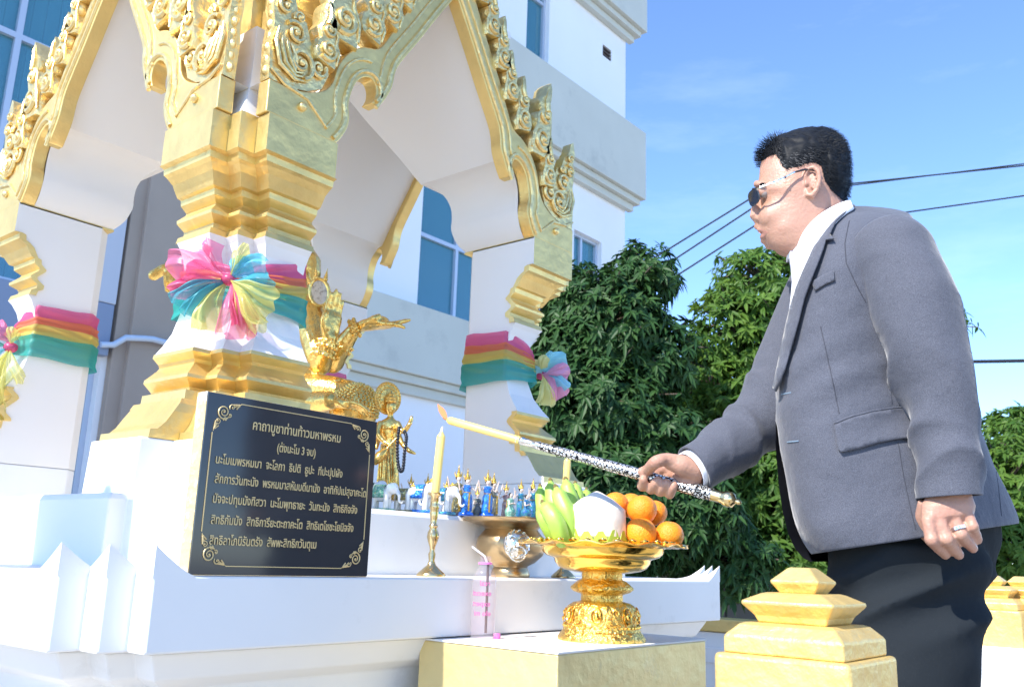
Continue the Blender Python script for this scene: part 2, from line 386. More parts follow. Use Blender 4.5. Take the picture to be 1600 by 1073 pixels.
def pillar(sx, sy):
    T = lambda a, b, z: V((XC + sx*(-H + a), YC + sy*(-H + b), z))
    def strip(prof, name, m, e=0, sm=False, capring=False):
        mb = MB(); mb.rings([[T(a, b, z) for a, b in outer(d, e)] for z, d in prof], closed=False)
        if e:
            for end in (0, -1):
                for i in range(len(prof)-1):
                    (z0, d0), (z1, d1) = prof[i], prof[i+1]
                    p0 = outer(d0, e)[end]; p1 = outer(d1, e)[end]; q = (p0[0]+.02, p0[1]) if end == 0 else (p0[0], p0[1]+.02); r = (p1[0]+.02, p1[1]) if end == 0 else (p1[0], p1[1]+.02)
                    mb.add([T(*p0, z0), T(*p1, z1), T(*r, z1), T(*q, z0)], [(0,1,2,3)])
                    bq = (q[0], q[1]-e) if end == 0 else (q[0]-e, q[1]); br = (r[0], r[1]-e) if end == 0 else (r[0]-e, r[1])
                    mb.add([T(*q, z0), T(*r, z1), T(*br, z1), T(*bq, z0)], [(0,1,2,3)])
        return mb.build(name, m, shrine, bevel=0, merge=1e-5)
    strip(PR[:2], 'capital_block', GOLD)
    strip(PR[1:], 'capital_moulding', GOLD, e=.006)
    strip(PW, 'pillar_shaft', WHITE, capring=True)
    strip(PB[:13], 'base_moulding', GOLD, e=.006); strip(PB[12:], 'base_apron', GOLD)
    # plinth block
    mb = MB(); d = -.078; 
    mb.rings([[T(a, b, z) for a, b in outer(dd) + [(PS, PS-.038), (PS-.038, PS)]] for z, dd in PP[::-1]]); mb.build('plinth', WHITE, shrine, bevel=.004)
    mb = MB(); mb.rings([[T(a, b, z) for a, b in outer(dd) + [(PS, PS)]] for z, dd in ((1.868, .002), (1.874, .002))]); mb.build('capital_top', GOLD, shrine)
    # inner faces, flat, ending on the moulding profile; chamfered inner corner
    full = [(z, d) for z, d in PR + PW[1:] + PB[1:]]
    mb = MB(); ch = .038
    for i in range(len(full)-1):
        (z0, d0), (z1, d1) = full[i], full[i+1]
        if abs(z0-z1) < 1e-6: continue
        mb.add([T(PS, d0, z0), T(PS, PS-ch, z0), T(PS, PS-ch, z1), T(PS, d1, z1)], [(0,1,2,3)])
        mb.add([T(d0, PS, z0), T(PS-ch, PS, z0), T(PS-ch, PS, z1), T(d1, PS, z1)], [(0,1,2,3)])
        mb.add([T(PS, PS-ch, z0), T(PS-ch, PS, z0), T(PS-ch, PS, z1), T(PS, PS-ch, z1)], [(0,1,2,3)])
    mb.build('pillar_inner_face', CREAM, shrine)
for sx, sy in ((1,1),(-1,1),(1,-1),(-1,-1)): pillar(sx, sy)

# arches: four faces, two halves each
INN = [(.403,1.874),(.385,1.900),(.369,1.935),(.367,1.965),(.372,1.992),(.366,2.03),(.352,2.066),(.328,2.09),(.302,2.096),(.287,2.08),(.286,2.055),(.298,2.030)]
INN2 = [(.272,2.030),(.248,2.066),(.230,2.105),(.222,2.15),(.205,2.19),(.14,2.29),(.075,2.395),(0,2.51)]
OUT = [(0,2.68),(.085,2.535),(.146,2.43),(.205,2.335),(.25,2.25),(.285,2.195),(.335,2.175),(.378,2.142),(.413,2.087),(.428,2.03),(.455,1.995),(.50,1.972),(.55,1.960),(.612,1.958),(.612,1.874)]
def c2(pts, n=4): return [(p.x, p.y) for p in catmull([(a, b, 0) for a, b in pts], n)]
VP = c2([(.403,1.874),(.380,1.905),(.366,1.95),(.366,1.99),(.362,2.03),(.345,2.07),(.315,2.098),(.288,2.106)], 3) + [(.23,2.20),(.15,2.32),(.07,2.45),(0,2.57)]
def spiral(mb, T, ca, cb, R, turns, a0, r, w, hand=1, n=22):
    pts = []; rr = []
    for i in range(n+1):
        t = i/n; a = a0 + hand*turns*2*PI*t; q = R*(1-t*.86)
        pts.append(T(ca + math.cos(a)*q, cb + math.sin(a)*q, w - .004*t)); rr.append(r*(1-.35*t))
    mb.tube(pts, rr, 6)
    mb.ball(T(ca, cb, w-.003), r*1.25, 8, 6)
def kranok(T, ba, bb, ta, tb, wid, hand, parent, th=.036, name='finial'):
    """flame-shaped crest leaf from base to tip with curled relief"""
    d = V((ta-ba, tb-bb)); L = d.length; d.normalize(); nrm = V((-d.y, d.x)) * hand
    loc = lambda p, q, w: T(ba + d.x*p*L + nrm.x*q*wid, bb + d.y*p*L + nrm.y*q*wid, w)
    rr = rnd.uniform(-.04, .04)
    ol = [(-.02,-.42),(.12,-.52),(.24,-.46),(.30,-.30),(.36,-.44),(.50,-.40),(.56,-.20),(.62,-.32),(.74,-.26),(.80,-.06),(.92,.0+rr),(1.0,.16+rr),(.93,.24),(.80,.26),(.70,.22),(.60,.34),(.50,.44),(.38,.34),(.30,.50),(.15,.55),(.02,.40)]
    mb = MB(); mb.rings([[loc(p*.97+.012, q*.84, -.012) for p, q in ol], [loc(p, q, 0) for p, q in ol], [loc(p, q, th) for p, q in ol], [loc(p*.97+.012, q*.84, th+.010) for p, q in ol]])
    for w0, sg in ((-.014, 1), (th+.012, -1)):
        Tl = lambda a, b, w: loc(a, b*1.0, w)
        asp = L/wid
        def T2(a, b, w): return T(a, b, w)
        c1 = (ba + d.x*.22*L, bb + d.y*.22*L); spiral(mb, T2, c1[0], c1[1], wid*.36, 1.6, math.atan2(d.y, d.x)+PI*.8*hand, wid*.085, w0, hand)
        c2_ = (ba + d.x*.52*L + nrm.x*wid*.05, bb + d.y*.52*L + nrm.y*wid*.05); spiral(mb, T2, c2_[0], c2_[1], wid*.24, 1.4, math.atan2(d.y, d.x)-PI*.3*hand, wid*.07, w0, -hand, 16)
        mb.tube([loc(.60,.1,w0), loc(.72,.02,w0), loc(.84,.06,w0), loc(.96,.16,w0+.006*sg)], [wid*.09, wid*.09, wid*.07, wid*.02], 6)
        mb.tube([loc(.05,-.40,w0+.004*sg), loc(.22,-.42,w0), loc(.36,-.30,w0), loc(.48,-.33,w0), loc(.58,-.18,w0)], [wid*.05, wid*.07, wid*.05, wid*.05, wid*.02], 6)
    return mb.build(name, GOLDF, parent, smooth=True, angle=50)
def arch(face, s):
    if face == 0: T = lambda u, z, w: V((XC + s*u, YC - H + .004 + w, z))
    if face == 1: T = lambda u, z, w: V((XC - H + .004 + w, YC + s*u, z))
    if face == 2: T = lambda u, z, w: V((XC + s*u, YC + H - .004 - w, z))
    if face == 3: T = lambda u, z, w: V((XC + H - .004 - w, YC + s*u, z))
    inn = c2(INN) + c2(INN2, 3); out_ = c2(OUT[:-1], 3) + [OUT[-1]]
    mb = MB(); mb.prism(inn + out_, T, 0, .042)
    fr = mb.build('arch_frame', GOLD, shrine, bevel=.0035)
    # raised edging following the curve
    for off, r in ((.016, .0065), (.046, .0045)):
        for seg in (c2(INN), c2(INN2, 3)):
            pts = []
            for i, p in enumerate(seg):
                a = V(seg[max(i-1,0)]); b = V(seg[min(i+1,len(seg)-1)]); t = (b-a).normalized(); nn = V((t.y, -t.x))
                if off > .03 and (seg[0][0] > .4 and i > len(seg)-14 or i < 3 and seg[0][0] < .3): continue
                pts.append(T(p[0]+nn.x*off, p[1]+nn.y*off, -.001))
            MB().tube(pts, r, 6).build('frame_bead', GOLDF, fr, smooth=True)
    # small boss low on the frame
    MB().ball(T(.515, 1.925, -.002), .012, 10, 6).build('boss', GOLDF, fr, smooth=True)
    MB().tube([T(.44,1.905,-.001), T(.50,1.952,-.001), T(.57,1.962,-.001), T(.61,1.985,-.001)], [.003,.005,.005,.003], 6).build('frame_bead', GOLDF, fr, smooth=True)
    # big corner scroll panel
    pan = [(.612,1.960),(.55,1.962),(.50,1.975),(.458,2.0),(.440,2.045),(.452,2.08),(.485,2.085),(.505,2.11),(.520,2.15),(.545,2.16),(.560,2.20),(.585,2.22),(.598,2.265),(.612,2.275),(.622,2.23),(.612,2.20),(.618,2.15),(.611,2.11),(.617,2.05)]
    mb = MB(); mb.prism([(a, b) for a, b in pan], T, .004, .038); 
    for k, (cu, cz, R, tn, a0, r, hd) in enumerate([(.530,2.035,.040,1.5,-1.9,.0075,-1),(.552,2.105,.030,1.5,.6,.0065,1),(.587,2.160,.022,1.4,2.2,.0055,-1),(.545,2.150,.015,1.4,-.6,.005,1),(.592,2.205,.016,1.3,.5,.0045,1),(.478,2.045,.026,1.3,2.6,.006,1)]):
        spiral(mb, T, cu, cz, R, tn, a0, r, -.001, hd, 26)
    for q in range(4):
        o = .010*q
        mb.tube([T(.600-o*1.2,2.10-o,-.001), T(.607-o*1.6,2.06,-.004), T(.590-o*1.5,2.005+o,-.004), T(.545,1.985+o*.9,-.003), T(.505+o*.6,1.995+o*.9,0)], [.002,.0055,.006,.005,.002], 6)
    for q in range(9):
        z = 1.985 + q*.030; mb.ball(T(.612 - .003*(q % 2), z, .02), (.009, .012, .014), 8, 6)
    mb.build('scroll_panel', GOLDF, fr, smooth=True, angle=45)
    # crest leaves climbing the gable
    for ba, bb, ta, tb, wd in [(.462,2.06,.456,2.24,.075),(.408,2.145,.447,2.43,.105),(.325,2.20,.305,2.39,.085),(.262,2.275,.242,2.45,.08),(.215,2.36,.200,2.55,.08),(.160,2.45,.150,2.63,.075),(.105,2.54,.095,2.71,.075),(.05,2.63,.03,2.83,.075)]:
        kranok(T, ba, bb, ta, tb, wd, -1, fr)
    # vault surface
    mb = MB(); mb.rings([[T(u, z, .040) for u, z in VP], [T(u, z, H - .004 - u) for u, z in VP]], closed=False)
    mb.build('vault_surface', CREAM, shrine, smooth=True, angle=30)
    # roof skin over the gable
    ro = c2(OUT[:-1], 3)
    mb = MB(); mb.rings([[T(u, z, .043) for u, z in ro], [T(u, z, max(.30, H - u)) for u, z in ro]], closed=False)
    mb.build('roof_skin', WHITE, shrine)
for f in range(4):
    for s in (1, -1): arch(f, s)
# corner bodies behind the panels and the stacked roof above
for sx, sy in ((1,1),(-1,1),(1,-1),(-1,-1)):
    T = lambda a, b, z: V((XC + sx*(-H + a), YC + sy*(-H + b), z))
    pr = [(1.874,.012),(1.93,.032),(1.99,.045),(2.06,.050),(2.13,.045)]
    mb = MB(); mb.rings([[T(a, b, z) for a, b in [(d+.045,PS-.02),(d+.045,d+.045),(PS-.02,d+.045),(PS-.02,PS-.02)]] for z, d in pr]); mb.build('corner_pier', WHITE, shrine)
    mb = MB(); mb.rings([[T(a, b, z) for a, b in [(d,PS-.02),(d,d+.03),(d+.03,d+.03),(d+.03,d),(PS-.02,d),(PS-.02,PS-.02)]] for z, d in [(2.128,.095),(2.23,.090),(2.235,.082),(2.40,.082)]]); mb.build('corner_pier', GOLD, shrine)
for k, (hw, z0, z1) in enumerate([(.56,2.56,2.72),(.46,2.72,2.92),(.36,2.92,3.14),(.25,3.14,3.4),(.14,3.4,3.7),(.05,3.7,4.3)]):
    mb = MB(); s = hw*.22
    oc = [(-hw, -hw+2*s), (-hw+s, -hw+2*s), (-hw+s, -hw+s), (-hw+2*s, -hw+s), (-hw+2*s, -hw)]
    mb.rings([[(XC+a*q, YC+b*q, z) for a, b in sym(oc)] for z, q in ((z0, 1.1), (z0+.03, 1.1), (z0+.05, 1), (z1+.001, .86))]); mb.build('roof_tier', GOLD if k % 2 else WHITE, shrine, bevel=.004)
# ================================================================ organic helpers
def hand(mb, W, f, s, n, L, curls, thumb, spread=.06, fat=1.0):
    """W wrist, f along the hand, s towards the thumb side, n out of the back of the hand"""
    W, f, s, n = V(W), V(f).normalized(), V(s).normalized(), V(n).normalized()
    q = lambda a, b, c: W + f*a*L + s*b*L + n*c*L
    M = Matrix((s, f, n)).transposed()
    # palm as rings of flattened ovals
    rs = []
    for a, hw, th, cb in ((-.10,.115,.085,0),(.0,.125,.088,0),(.12,.175,.095,.01),(.28,.205,.090,.005),(.42,.212,.075,0),(.52,.195,.060,0)):
        rs.append([q(a, cb + math.cos(2*PI*k/14)*hw*fat, math.sin(2*PI*k/14)*th*fat - (.02 if .05 < a < .5 else 0)) for k in range(14)])
    mb.rings(rs)
    mb.ball(q(.20,.12,-.05), (.085*L*fat,.14*L*fat,.065*L*fat), rot=M); mb.ball(q(.20,-.12,-.045), (.06*L*fat,.14*L*fat,.05*L*fat), rot=M)
    bases = [(.50,.150), (.52,.052), (.505,-.048), (.465,-.140)]; lens = [.40,.45,.42,.33]; rad = [.050,.052,.049,.043]; tips = []
    for i in range(4):
        a, b = bases[i]; p = q(a-.06, b, 0); d = (f + s*spread*(1.5-i)).normalized(); ax = d.cross(n).normalized()
        pts = [p]; rr = [rad[i]*1.05*L]; p = q(a, b, .005); pts.append(p); rr.append(rad[i]*1.06*L); cum = 0
        for k, fr in enumerate((.45,.30,.25)):
            cum += curls[i][k]; dd = Matrix.Rotation(-cum, 3, ax) @ d
            seg = lens[i]*L*fr; pts.append(p + dd*seg*.5); rr.append(rad[i]*L*(.98-.1*k)); p = p + dd*seg; pts.append(p); rr.append(rad[i]*L*(.99-.13*k) if k < 2 else rad[i]*L*.62)
        mb.tube(pts, [r*fat for r in rr], 10); mb.ball(pts[-1] - dd*L*.008, rad[i]*L*.66*fat, 8, 6); tips.append((pts[-1], dd))
    p = q(*thumb[0]); pts = [p]; rr = [.075*L]
    for k, t in enumerate(thumb[1:]): pts.append(q(*t)); rr.append([.066,.060,.052,.040][min(k,3)]*L)
    mb.tube(pts, [r*fat for r in rr], 10); mb.ball(pts[-1], rr[-1]*1.02*fat, 8, 6)
    return tips
def limb(mb, pts, r, n=14, sub=5):
    c = catmull(pts, sub); m = len(pts) - 1; rr = []
    for i in range(len(c)):
        t = i / sub; k = min(int(t), m - 1); u = t - k; u = u*u*(3-2*u); rr.append(r[k]*(1-u) + r[k+1]*u)
    mb.tube(c, rr, n); mb.ball(c[0], rr[0]*.98, n, 8); mb.ball(c[-1], rr[-1]*.98, n, 8)

STG = mat('statue_gold_leaf', (.86, .56, .16), .22, .92, bump=.8, bscale=70, var=.10, vscale=25)
# ================================================================ Brahma statue seated inside the pavilion
br = thing('brahma_statue', 'large gold many-armed seated deity statue inside the shrine, mostly behind the front pillar', 'statue', (1.78, 2.35, ZT))
b = MB(); D0 = 2.62
A = lambda px, py, d=0: P(px, py, D0 + d)
# torso, neck and head (behind the pillar)
tb = MB(); bc = V((1.78, 2.40, 0))
tb.lathe([(.001,1.19),(.20,1.20),(.235,1.25),(.20,1.30),(.12,1.34),(.115,1.42),(.15,1.52),(.16,1.60),(.12,1.65),(.05,1.67),(.045,1.70),(.07,1.73),(.085,1.78),(.08,1.83),(.05,1.87),(.03,1.93),(.001,2.02)], bc, 24)
for sx in (-1, 1):
    limb(tb, [bc + V((sx*.1,-.03,1.26)), bc + V((sx*.15,-.14,1.25)), bc + V((sx*.06,-.24,1.235))], [.09,.075,.055])
# upper arms coming forward past the pillar
limb(tb, [A(440,470,.25), A(478,490,.05), A(494,545,-.02), A(500,568,-.03)], [.055,.055,.042,.036])
limb(tb, [A(455,440,.22), A(470,485,.08), A(483,560,.05)], [.06,.05,.034])
limb(tb, [A(500,568,-.03), A(508,548,-.06), A(515,528,-.09)], [.034,.030,.022])
limb(tb, [A(520,566,.04), A(532,545,.0), A(553,515,-.02)], [.034,.030,.021]); limb(tb, [A(500,500,.2), A(518,540,.08), A(520,566,.04)], [.045,.038,.034])
up = V((0,0,1)); rt = V((RIGHT.x, RIGHT.y, 0)).normalized()
hand(tb, A(513,530,-.09), up*1 + rt*.10, rt*-.7 - FH*.7, FH*.7 - rt*.7, .150, [[.1,.05,.05]]*4, [(.1,.10,0),(.22,.18,-.03),(.36,.22,-.05),(.46,.20,-.06)], .02)
hand(tb, A(556,512,-.02), rt*1 + up*.12, FH*-1, up*-1, .165, [[-.18,-.10,-.25],[.05,.1,0],[.1,.15,.05],[.15,.2,.1]], [(.1,.10,0),(.22,.18,-.03),(.34,.20,-.09),(.42,.16,-.13)], .03)
tb.ball(A(596,503,-.02), (.030,.022,.018)); 
# resting forearm and hand over the knee
limb(tb, [A(470,632,-.15), A(497,628,-.2), A(515,626,-.24)], [.034,.031,.026])
hand(tb, A(513,626,-.24), rt*1 + up*-.12, FH*-1 + up*.1, up*1 + FH*-.4, .13, [[.15,.35,.3],[.15,.35,.3],[.2,.4,.3],[.25,.4,.3]], [(.1,.10,0),(.22,.16,-.03),(.34,.18,-.09),(.42,.14,-.10)], .05)
limb(tb, [A(440,610,.0), A(500,612,-.05), A(545,618,-.08)], [.05,.05,.045])
limb(tb, [A(240,430,.5), A(262,420,.48), A(267,440,.47)], [.02,.02,.018]); 
hand(tb, A(262,452,.47), V((0,0,1)), FH*-1, rt, .11, [[.1,.2,.1]]*4, [(.1,.10,0),(.22,.18,-.03),(.36,.22,-.05),(.46,.20,-.06)], .05)
remesh(tb, 'body', STG, br, .0042, 3)
# bracelets
for c, d, r in ((A(554,513,-.02), rt*.8+up*.35, .030), (A(535,540,0), rt*.5+up*.8, .034), (A(512,538,-.08), up+rt*.2, .030), (A(505,552,-.06), up+rt*.2, .036), (A(490,520,.0), up*1, .046)):
    m = MB(); q = d.normalized().to_track_quat('Z','Y').to_matrix()
    for k in range(22):
        a = 2*PI*k/22; m.ball(c + q @ V((math.cos(a)*r*.86, math.sin(a)*r*.86, .007*(1 if k % 2 else -1))), .0062, 6, 5)
    m.lathe([(r*.8,-.012),(r*.9,-.011),(r*.9,.011),(r*.8,.012)], c, 20, axis=d.normalized())
    m.build('bracelet', STG, br, smooth=True)
# beaded knee dome
kd = MB(); kc = A(553,642,-.10); ax = (up*.85 + rt*.35 + FH*-.2).normalized(); q = ax.to_track_quat('Z','Y').to_matrix()
kd.ball(kc, (.066,.066,.078), 24, 16, rot=q)
for i in range(12):
    t = .18 + i*.115; R = .067*math.sin(t); zz = .079*math.cos(t); n = max(5, int(2*PI*R/.0125))
    for k in range(n):
        a = 2*PI*(k + .5*(i % 2))/n; kd.ball(kc + q @ V((R*math.cos(a), R*math.sin(a), zz)), .0042, 5, 4)
kd.build('beaded_knee', STG, br, smooth=True)
gf = MB()
for k in range(6):
    t = k/5; gf.tube([A(455+8*k,616+3*k,-.02), A(495+9*k,604+5*k,-.08-.01*k), A(533+5*k,596+8*k,-.10)], [.014,.016,.008], 8)
gf.build('robe_fold', STG, br, smooth=True)
# hand mirror
mr = thing('hand_mirror', 'small oval gold-framed mirror with three pointed finials held above the raised gold hand', 'mirror', A(507,485,.0))
m = MB(); c = A(499,457,.0); aa = (up*1 + rt*-.22).normalized(); bb = (rt*1 + up*.22).normalized(); nn = aa.cross(bb)
ring = [c + aa*math.cos(t*2*PI/32)*.042 + bb*math.sin(t*2*PI/32)*.028 for t in range(33)]
m.tube(ring, .0058, 8); 
for k in range(28):
    t = 2*PI*k/28; m.ball(c + aa*math.cos(t)*.045 + bb*math.sin(t)*.031, .0036, 6, 4)
m.tube([c - aa*.045, A(505,478,0), A(511,500,-.02)], [.007,.0055,.005], 8)
m.build('mirror_frame', STG, mr, smooth=True)
for k in (-1, 0, 1):
    f = MB(); b0 = c + aa*(.044 - .010*abs(k)) + bb*k*.022; dd = (aa + bb*k*.35).normalized()
    for i, (r, h) in enumerate(((.008,.003),(.0065,.011),(.005,.018),(.0035,.024))): f.ball(b0 + dd*h, (r,r,r*.8), 8, 5)
    f.tube([b0 + dd*.024, b0 + dd*.038], [.0025,.0006], 6); f.build('crown_finial', STG, mr, smooth=True)
g_ = MB(); g_.rings([[c + nn*o + aa*math.cos(t*2*PI/24)*.038 + bb*math.sin(t*2*PI/24)*.024 for t in range(24)] for o in (-.002,.002)])
g_.build('mirror_glass', mat('tarnished_mirror', (.75,.77,.76), .12, .9, dirt=(.25,.24,.22), dscale=60, dlo=.5, dhi=.62), mr)

# ================================================================ tulle sashes
def tulle(name, col, k=.32):
    if name in MATS: return MATS[name]
    m = bpy.data.materials.new(name); m.use_nodes = True; t = m.node_tree; t.nodes.clear(); L = t.links.new; N = t.nodes.new
    df = N('ShaderNodeBsdfDiffuse'); df.inputs[0].default_value = (*col, 1); tl = N('ShaderNodeBsdfTranslucent'); tl.inputs[0].default_value = (*col, 1)
    tr = N('ShaderNodeBsdfTransparent'); tr.inputs[0].default_value = (*[.55+.45*c for c in col], 1); gl = N('ShaderNodeBsdfGlossy'); gl.inputs[0].default_value = (*[.4+.6*c for c in col], 1); gl.inputs[1].default_value = .35
    a = N('ShaderNodeMixShader'); a.inputs[0].default_value = .45; L(df.outputs[0], a.inputs[1]); L(tl.outputs[0], a.inputs[2])
    g2 = N('ShaderNodeMixShader'); g2.inputs[0].default_value = .10; L(a.outputs[0], g2.inputs[1]); L(gl.outputs[0], g2.inputs[2])
    lw = N('ShaderNodeLayerWeight'); lw.inputs[0].default_value = .35; mr = N('ShaderNodeMapRange'); mr.inputs[3].default_value = k; mr.inputs[4].default_value = .03; L(lw.outputs[1], mr.inputs[0])
    b = N('ShaderNodeMixShader'); L(mr.outputs[0], b.inputs[0]); L(g2.outputs[0], b.inputs[1]); L(tr.outputs[0], b.inputs[2])
    # fine weave
    tc = N('ShaderNodeTexCoord'); ns = N('ShaderNodeTexNoise'); ns.inputs['Scale'].default_value = 45; ns.inputs['Detail'].default_value = 6; mp = N('ShaderNodeMapping'); mp.inputs[3].default_value = (1,1,6); L(tc.outputs['Object'], mp.inputs[0]); L(mp.outputs[0], ns.inputs[0])
    bp = N('ShaderNodeBump'); bp.inputs['Strength'].default_value = .5; bp.inputs['Distance'].default_value = .004; L(ns.outputs[0], bp.inputs['Height']); L(bp.outputs[0], df.inputs['Normal'])
    o = N('ShaderNodeOutputMaterial'); L(b.outputs[0], o.inputs[0]); MATS[name] = m; return m
PINK = tulle('pink_tulle', (.80,.13,.30)); YEL = tulle('yellow_tulle', (.74,.68,.16)); TEAL = tulle('teal_tulle', (.07,.42,.50)); CYAN = tulle('cyan_tulle', (.14,.55,.72)); TPNK = tulle('sheer_pink_tulle', (.85,.28,.45), .45); GRN = tulle('green_tulle', (.05,.38,.30)); TEALG = tulle('teal_green_tulle', (.05,.42,.37)); BP, BY_, BT, BC = tulle('bow_pink', (.90,.25,.45), .62), tulle('bow_yellow', (.84,.80,.30), .62), tulle('bow_teal', (.10,.50,.58), .6), tulle('bow_cyan', (.20,.66,.82), .6); ORG = tulle('orange_tulle', (.85,.27,.12))
def sash(sx, sy, label, bands):
    root = thing('tulle_sash', label, 'fabric sash', (XC + sx*(-H + PS/2), YC + sy*(-H + PS/2), 1.45), 'rainbow tulle sashes tied round the pillars')
    T = lambda a, b, z: V((XC + sx*(-H + a), YC + sy*(-H + b), z))
    # taut path round the waist: bridges the stair corner, hugs the flat faces
    d = .092; path = [(d+.004, PS+.008), (d-.006, .23), (d+.004, .165), (d+.03,.13), (.128,d+.035), (.165, d+.004), (.23, d-.006), (PS+.008, d+.004), (PS+.009, PS*.6), (PS+.008, PS-.036), (PS-.036, PS+.008), (PS*.6, PS+.009)]
    fine = []
    for i in range(len(path)):
        a, b2 = V(path[i]), V(path[(i+1) % len(path)]); n = max(2, int((b2-a).length/.010))
        for k in range(n): fine.append(a.lerp(b2, k/n))
    cen = V((.19,.19)); n = len(fine)
    for bi, (nm, m, zt, zb) in enumerate(bands):
        mb = MB(); rs = []; rows = 16
        for j in range(rows + 1):
            t = j/rows; ring = []
            for i, p in enumerate(fine):
                # pinched where the knot sits (over the stair corner), spread wide on the inner faces
                dk = min(1, (p - V((.13,.13))).length / .20); sp = .45 + .55*dk
                zm = 1.475; z = zm + ((zt*(1-t) + zb*t) - zm) * sp + .006*noise.noise(V((p.x*14, p.y*14, bi*3.1)))
                fold = .0024*math.sin(t*rows*.8 + 9*noise.noise(V((p.x*4, p.y*4, bi+2.))) + .12*i) * (1.5 - .9*dk) + .0045*noise.noise(V((p.x*5, p.y*5, z*34)))
                o = (p - cen).normalized()*(fold + .0035*bi + .002); ring.append(T(p.x + o.x, p.y + o.y, z))
            rs.append(ring)
        mb.rings(rs, True, (False, False)); mb.build(nm, m, root, smooth=True, angle=0)
    return root
def puff(root, c, d, nrm, L, spread, m, ruf=.30, nf=2.4, name='bow_loop', seed=0, curl=.3, cup=.45):
    """a gathered fan of tulle from the knot c along d"""
    mb = MB(); d = d.normalized(); s = d.cross(nrm).normalized(); n = s.cross(d).normalized(); rs = []; R, A_ = 16, 40; r2 = random.Random(seed); ph = r2.uniform(0, 6)
    for i in range(R+1):
        t = i/R; row = []
        for j in range(A_+1):
            a = (j/A_ - .5)*2; ang = a*spread*(.35+.95*math.sin(min(1,t*1.05)*PI*.62)) + .12*noise.noise(V((t*2, seed*2.3, 0)))
            q = t*L*(1 - .12*a*a + .06*math.sin(a*4+ph))
            rip = ruf*L*t*(.45+.55*t)*(math.sin(a*nf*PI/2 + ph)*.55 + .35*math.sin(a*nf*PI*1.3 + ph*2 + t*2) + .35*noise.noise(V((a*3, t*3, seed*1.7))))
            wr = (.055*L*noise.noise(V((a*7, t*2.6, seed+.5))) + .008*L*noise.noise(V((a*18, t*3, seed+.5)))) * min(1, t*2)
            row.append(c + d*math.cos(ang)*q + s*math.sin(ang)*q + n*(rip + wr + cup*L*math.sin(t*PI*.8)*(1-a*a*.5)) - V((0,0,curl*L*t*t*.35)))
        rs.append(row)
    mb.rings(rs, False); return mb.build(name, m, root, smooth=True, angle=0)
BANDS = [('pink_band', PINK, 1.585, 1.500), ('orange_band', ORG, 1.545, 1.500), ('yellow_band', YEL, 1.518, 1.468), ('teal_band', TEALG, 1.485, 1.412)]
s1 = sash(1, 1, 'rainbow tulle sash with a big ruffled bow on the nearest pillar above the black plaque', BANDS)
kc = P(362, 441, 1.99); NB = (FH*-1 + V((0,0,.15))).normalized()
def pf(root, kc, dx, dz, L, sp, m, seed, **k):
    r_ = random.Random(seed*7+1); puff(root, kc + FH*r_.uniform(-.025,.0), rt*dx + up*dz, (NB + rt*r_.uniform(-.7,.7) + up*r_.uniform(-.6,.6)).normalized(), L*r_.uniform(.85,1.12), sp, m, seed=seed, **k)
for a in [(-1,.30,.125,.42,BP,1),(-.45,.95,.125,.22,BP,2),(-1,-.05,.105,.34,PINK,3),(-.85,-.45,.115,.32,BT,13),(-.25,-1,.130,.26,BY_,4),(-.6,-.7,.12,.26,BT,14),(.12,-1,.12,.34,BP,5),(.35,-.9,.10,.25,PINK,15),(.85,-.45,.135,.34,BY_,6),(.95,.35,.105,.45,BC,7),(.42,1,.09,.22,BY_,8),(.62,-.85,.13,.24,BY_,9),(1,-.05,.10,.32,BT,10),(-.25,-.7,.07,.5,TEAL,11),(.35,.35,.06,.6,CYAN,12)]:
    pf(s1, kc, *a)
MB().ball(kc + FH*-.02, (.018,.018,.014)).build('knot', PINK, s1, smooth=True)
s2 = sash(1, -1, 'rainbow tulle sash on the far left pillar, bow at the picture edge', BANDS)
kc = P(22, 545, 2.05+.62)
for a in [(-.6,.7,.10,.4,BP,21),(-.1,-1,.19,.26,BY_,22),(-.7,-.3,.15,.4,BT,23),(.25,-.85,.13,.3,BY_,24),(.1,.8,.07,.4,BY_,25),(-.4,-.9,.19,.35,BY_,26),(-.5,-.05,.10,.4,GRN,27)]: pf(s2, kc, *a)
MB().ball(kc + FH*-.02, (.02,.02,.016)).build('knot', PINK, s2, smooth=True)
SP3 = [tulle('painted_lit_pink', (.95,.42,.60), .12), tulle('painted_lit_yellow', (.92,.86,.36), .12), tulle('painted_lit_cyan', (.35,.78,.88), .12)]  # denser bow tulle copies, with light on the shaded bow put into paler colours
s3 = sash(-1, 1, 'rainbow tulle sash on the right pillar, bow against the dark tree', BANDS)
kc = P(846, 586, 2.98)
for a in [(.1,.8,.07,.6,SP3[1],31),(.75,.7,.095,.5,SP3[2],32),(.95,.0,.09,.6,SP3[2],35),(.65,.1,.085,.5,SP3[0],33),(.05,-.9,.115,.32,SP3[1],34),(.8,-.5,.09,.45,SP3[2],36),(.45,-.65,.10,.35,SP3[0],37),(-.1,.2,.04,1.0,SP3[2],38)]: pf(s3, kc, *a)
MB().ball(kc, (.02,.02,.016)).build('knot', PINK, s3, smooth=True)
s4 = sash(-1, -1, 'tulle sash on the rear pillar behind the gold statue, only its pink edge showing', BANDS)

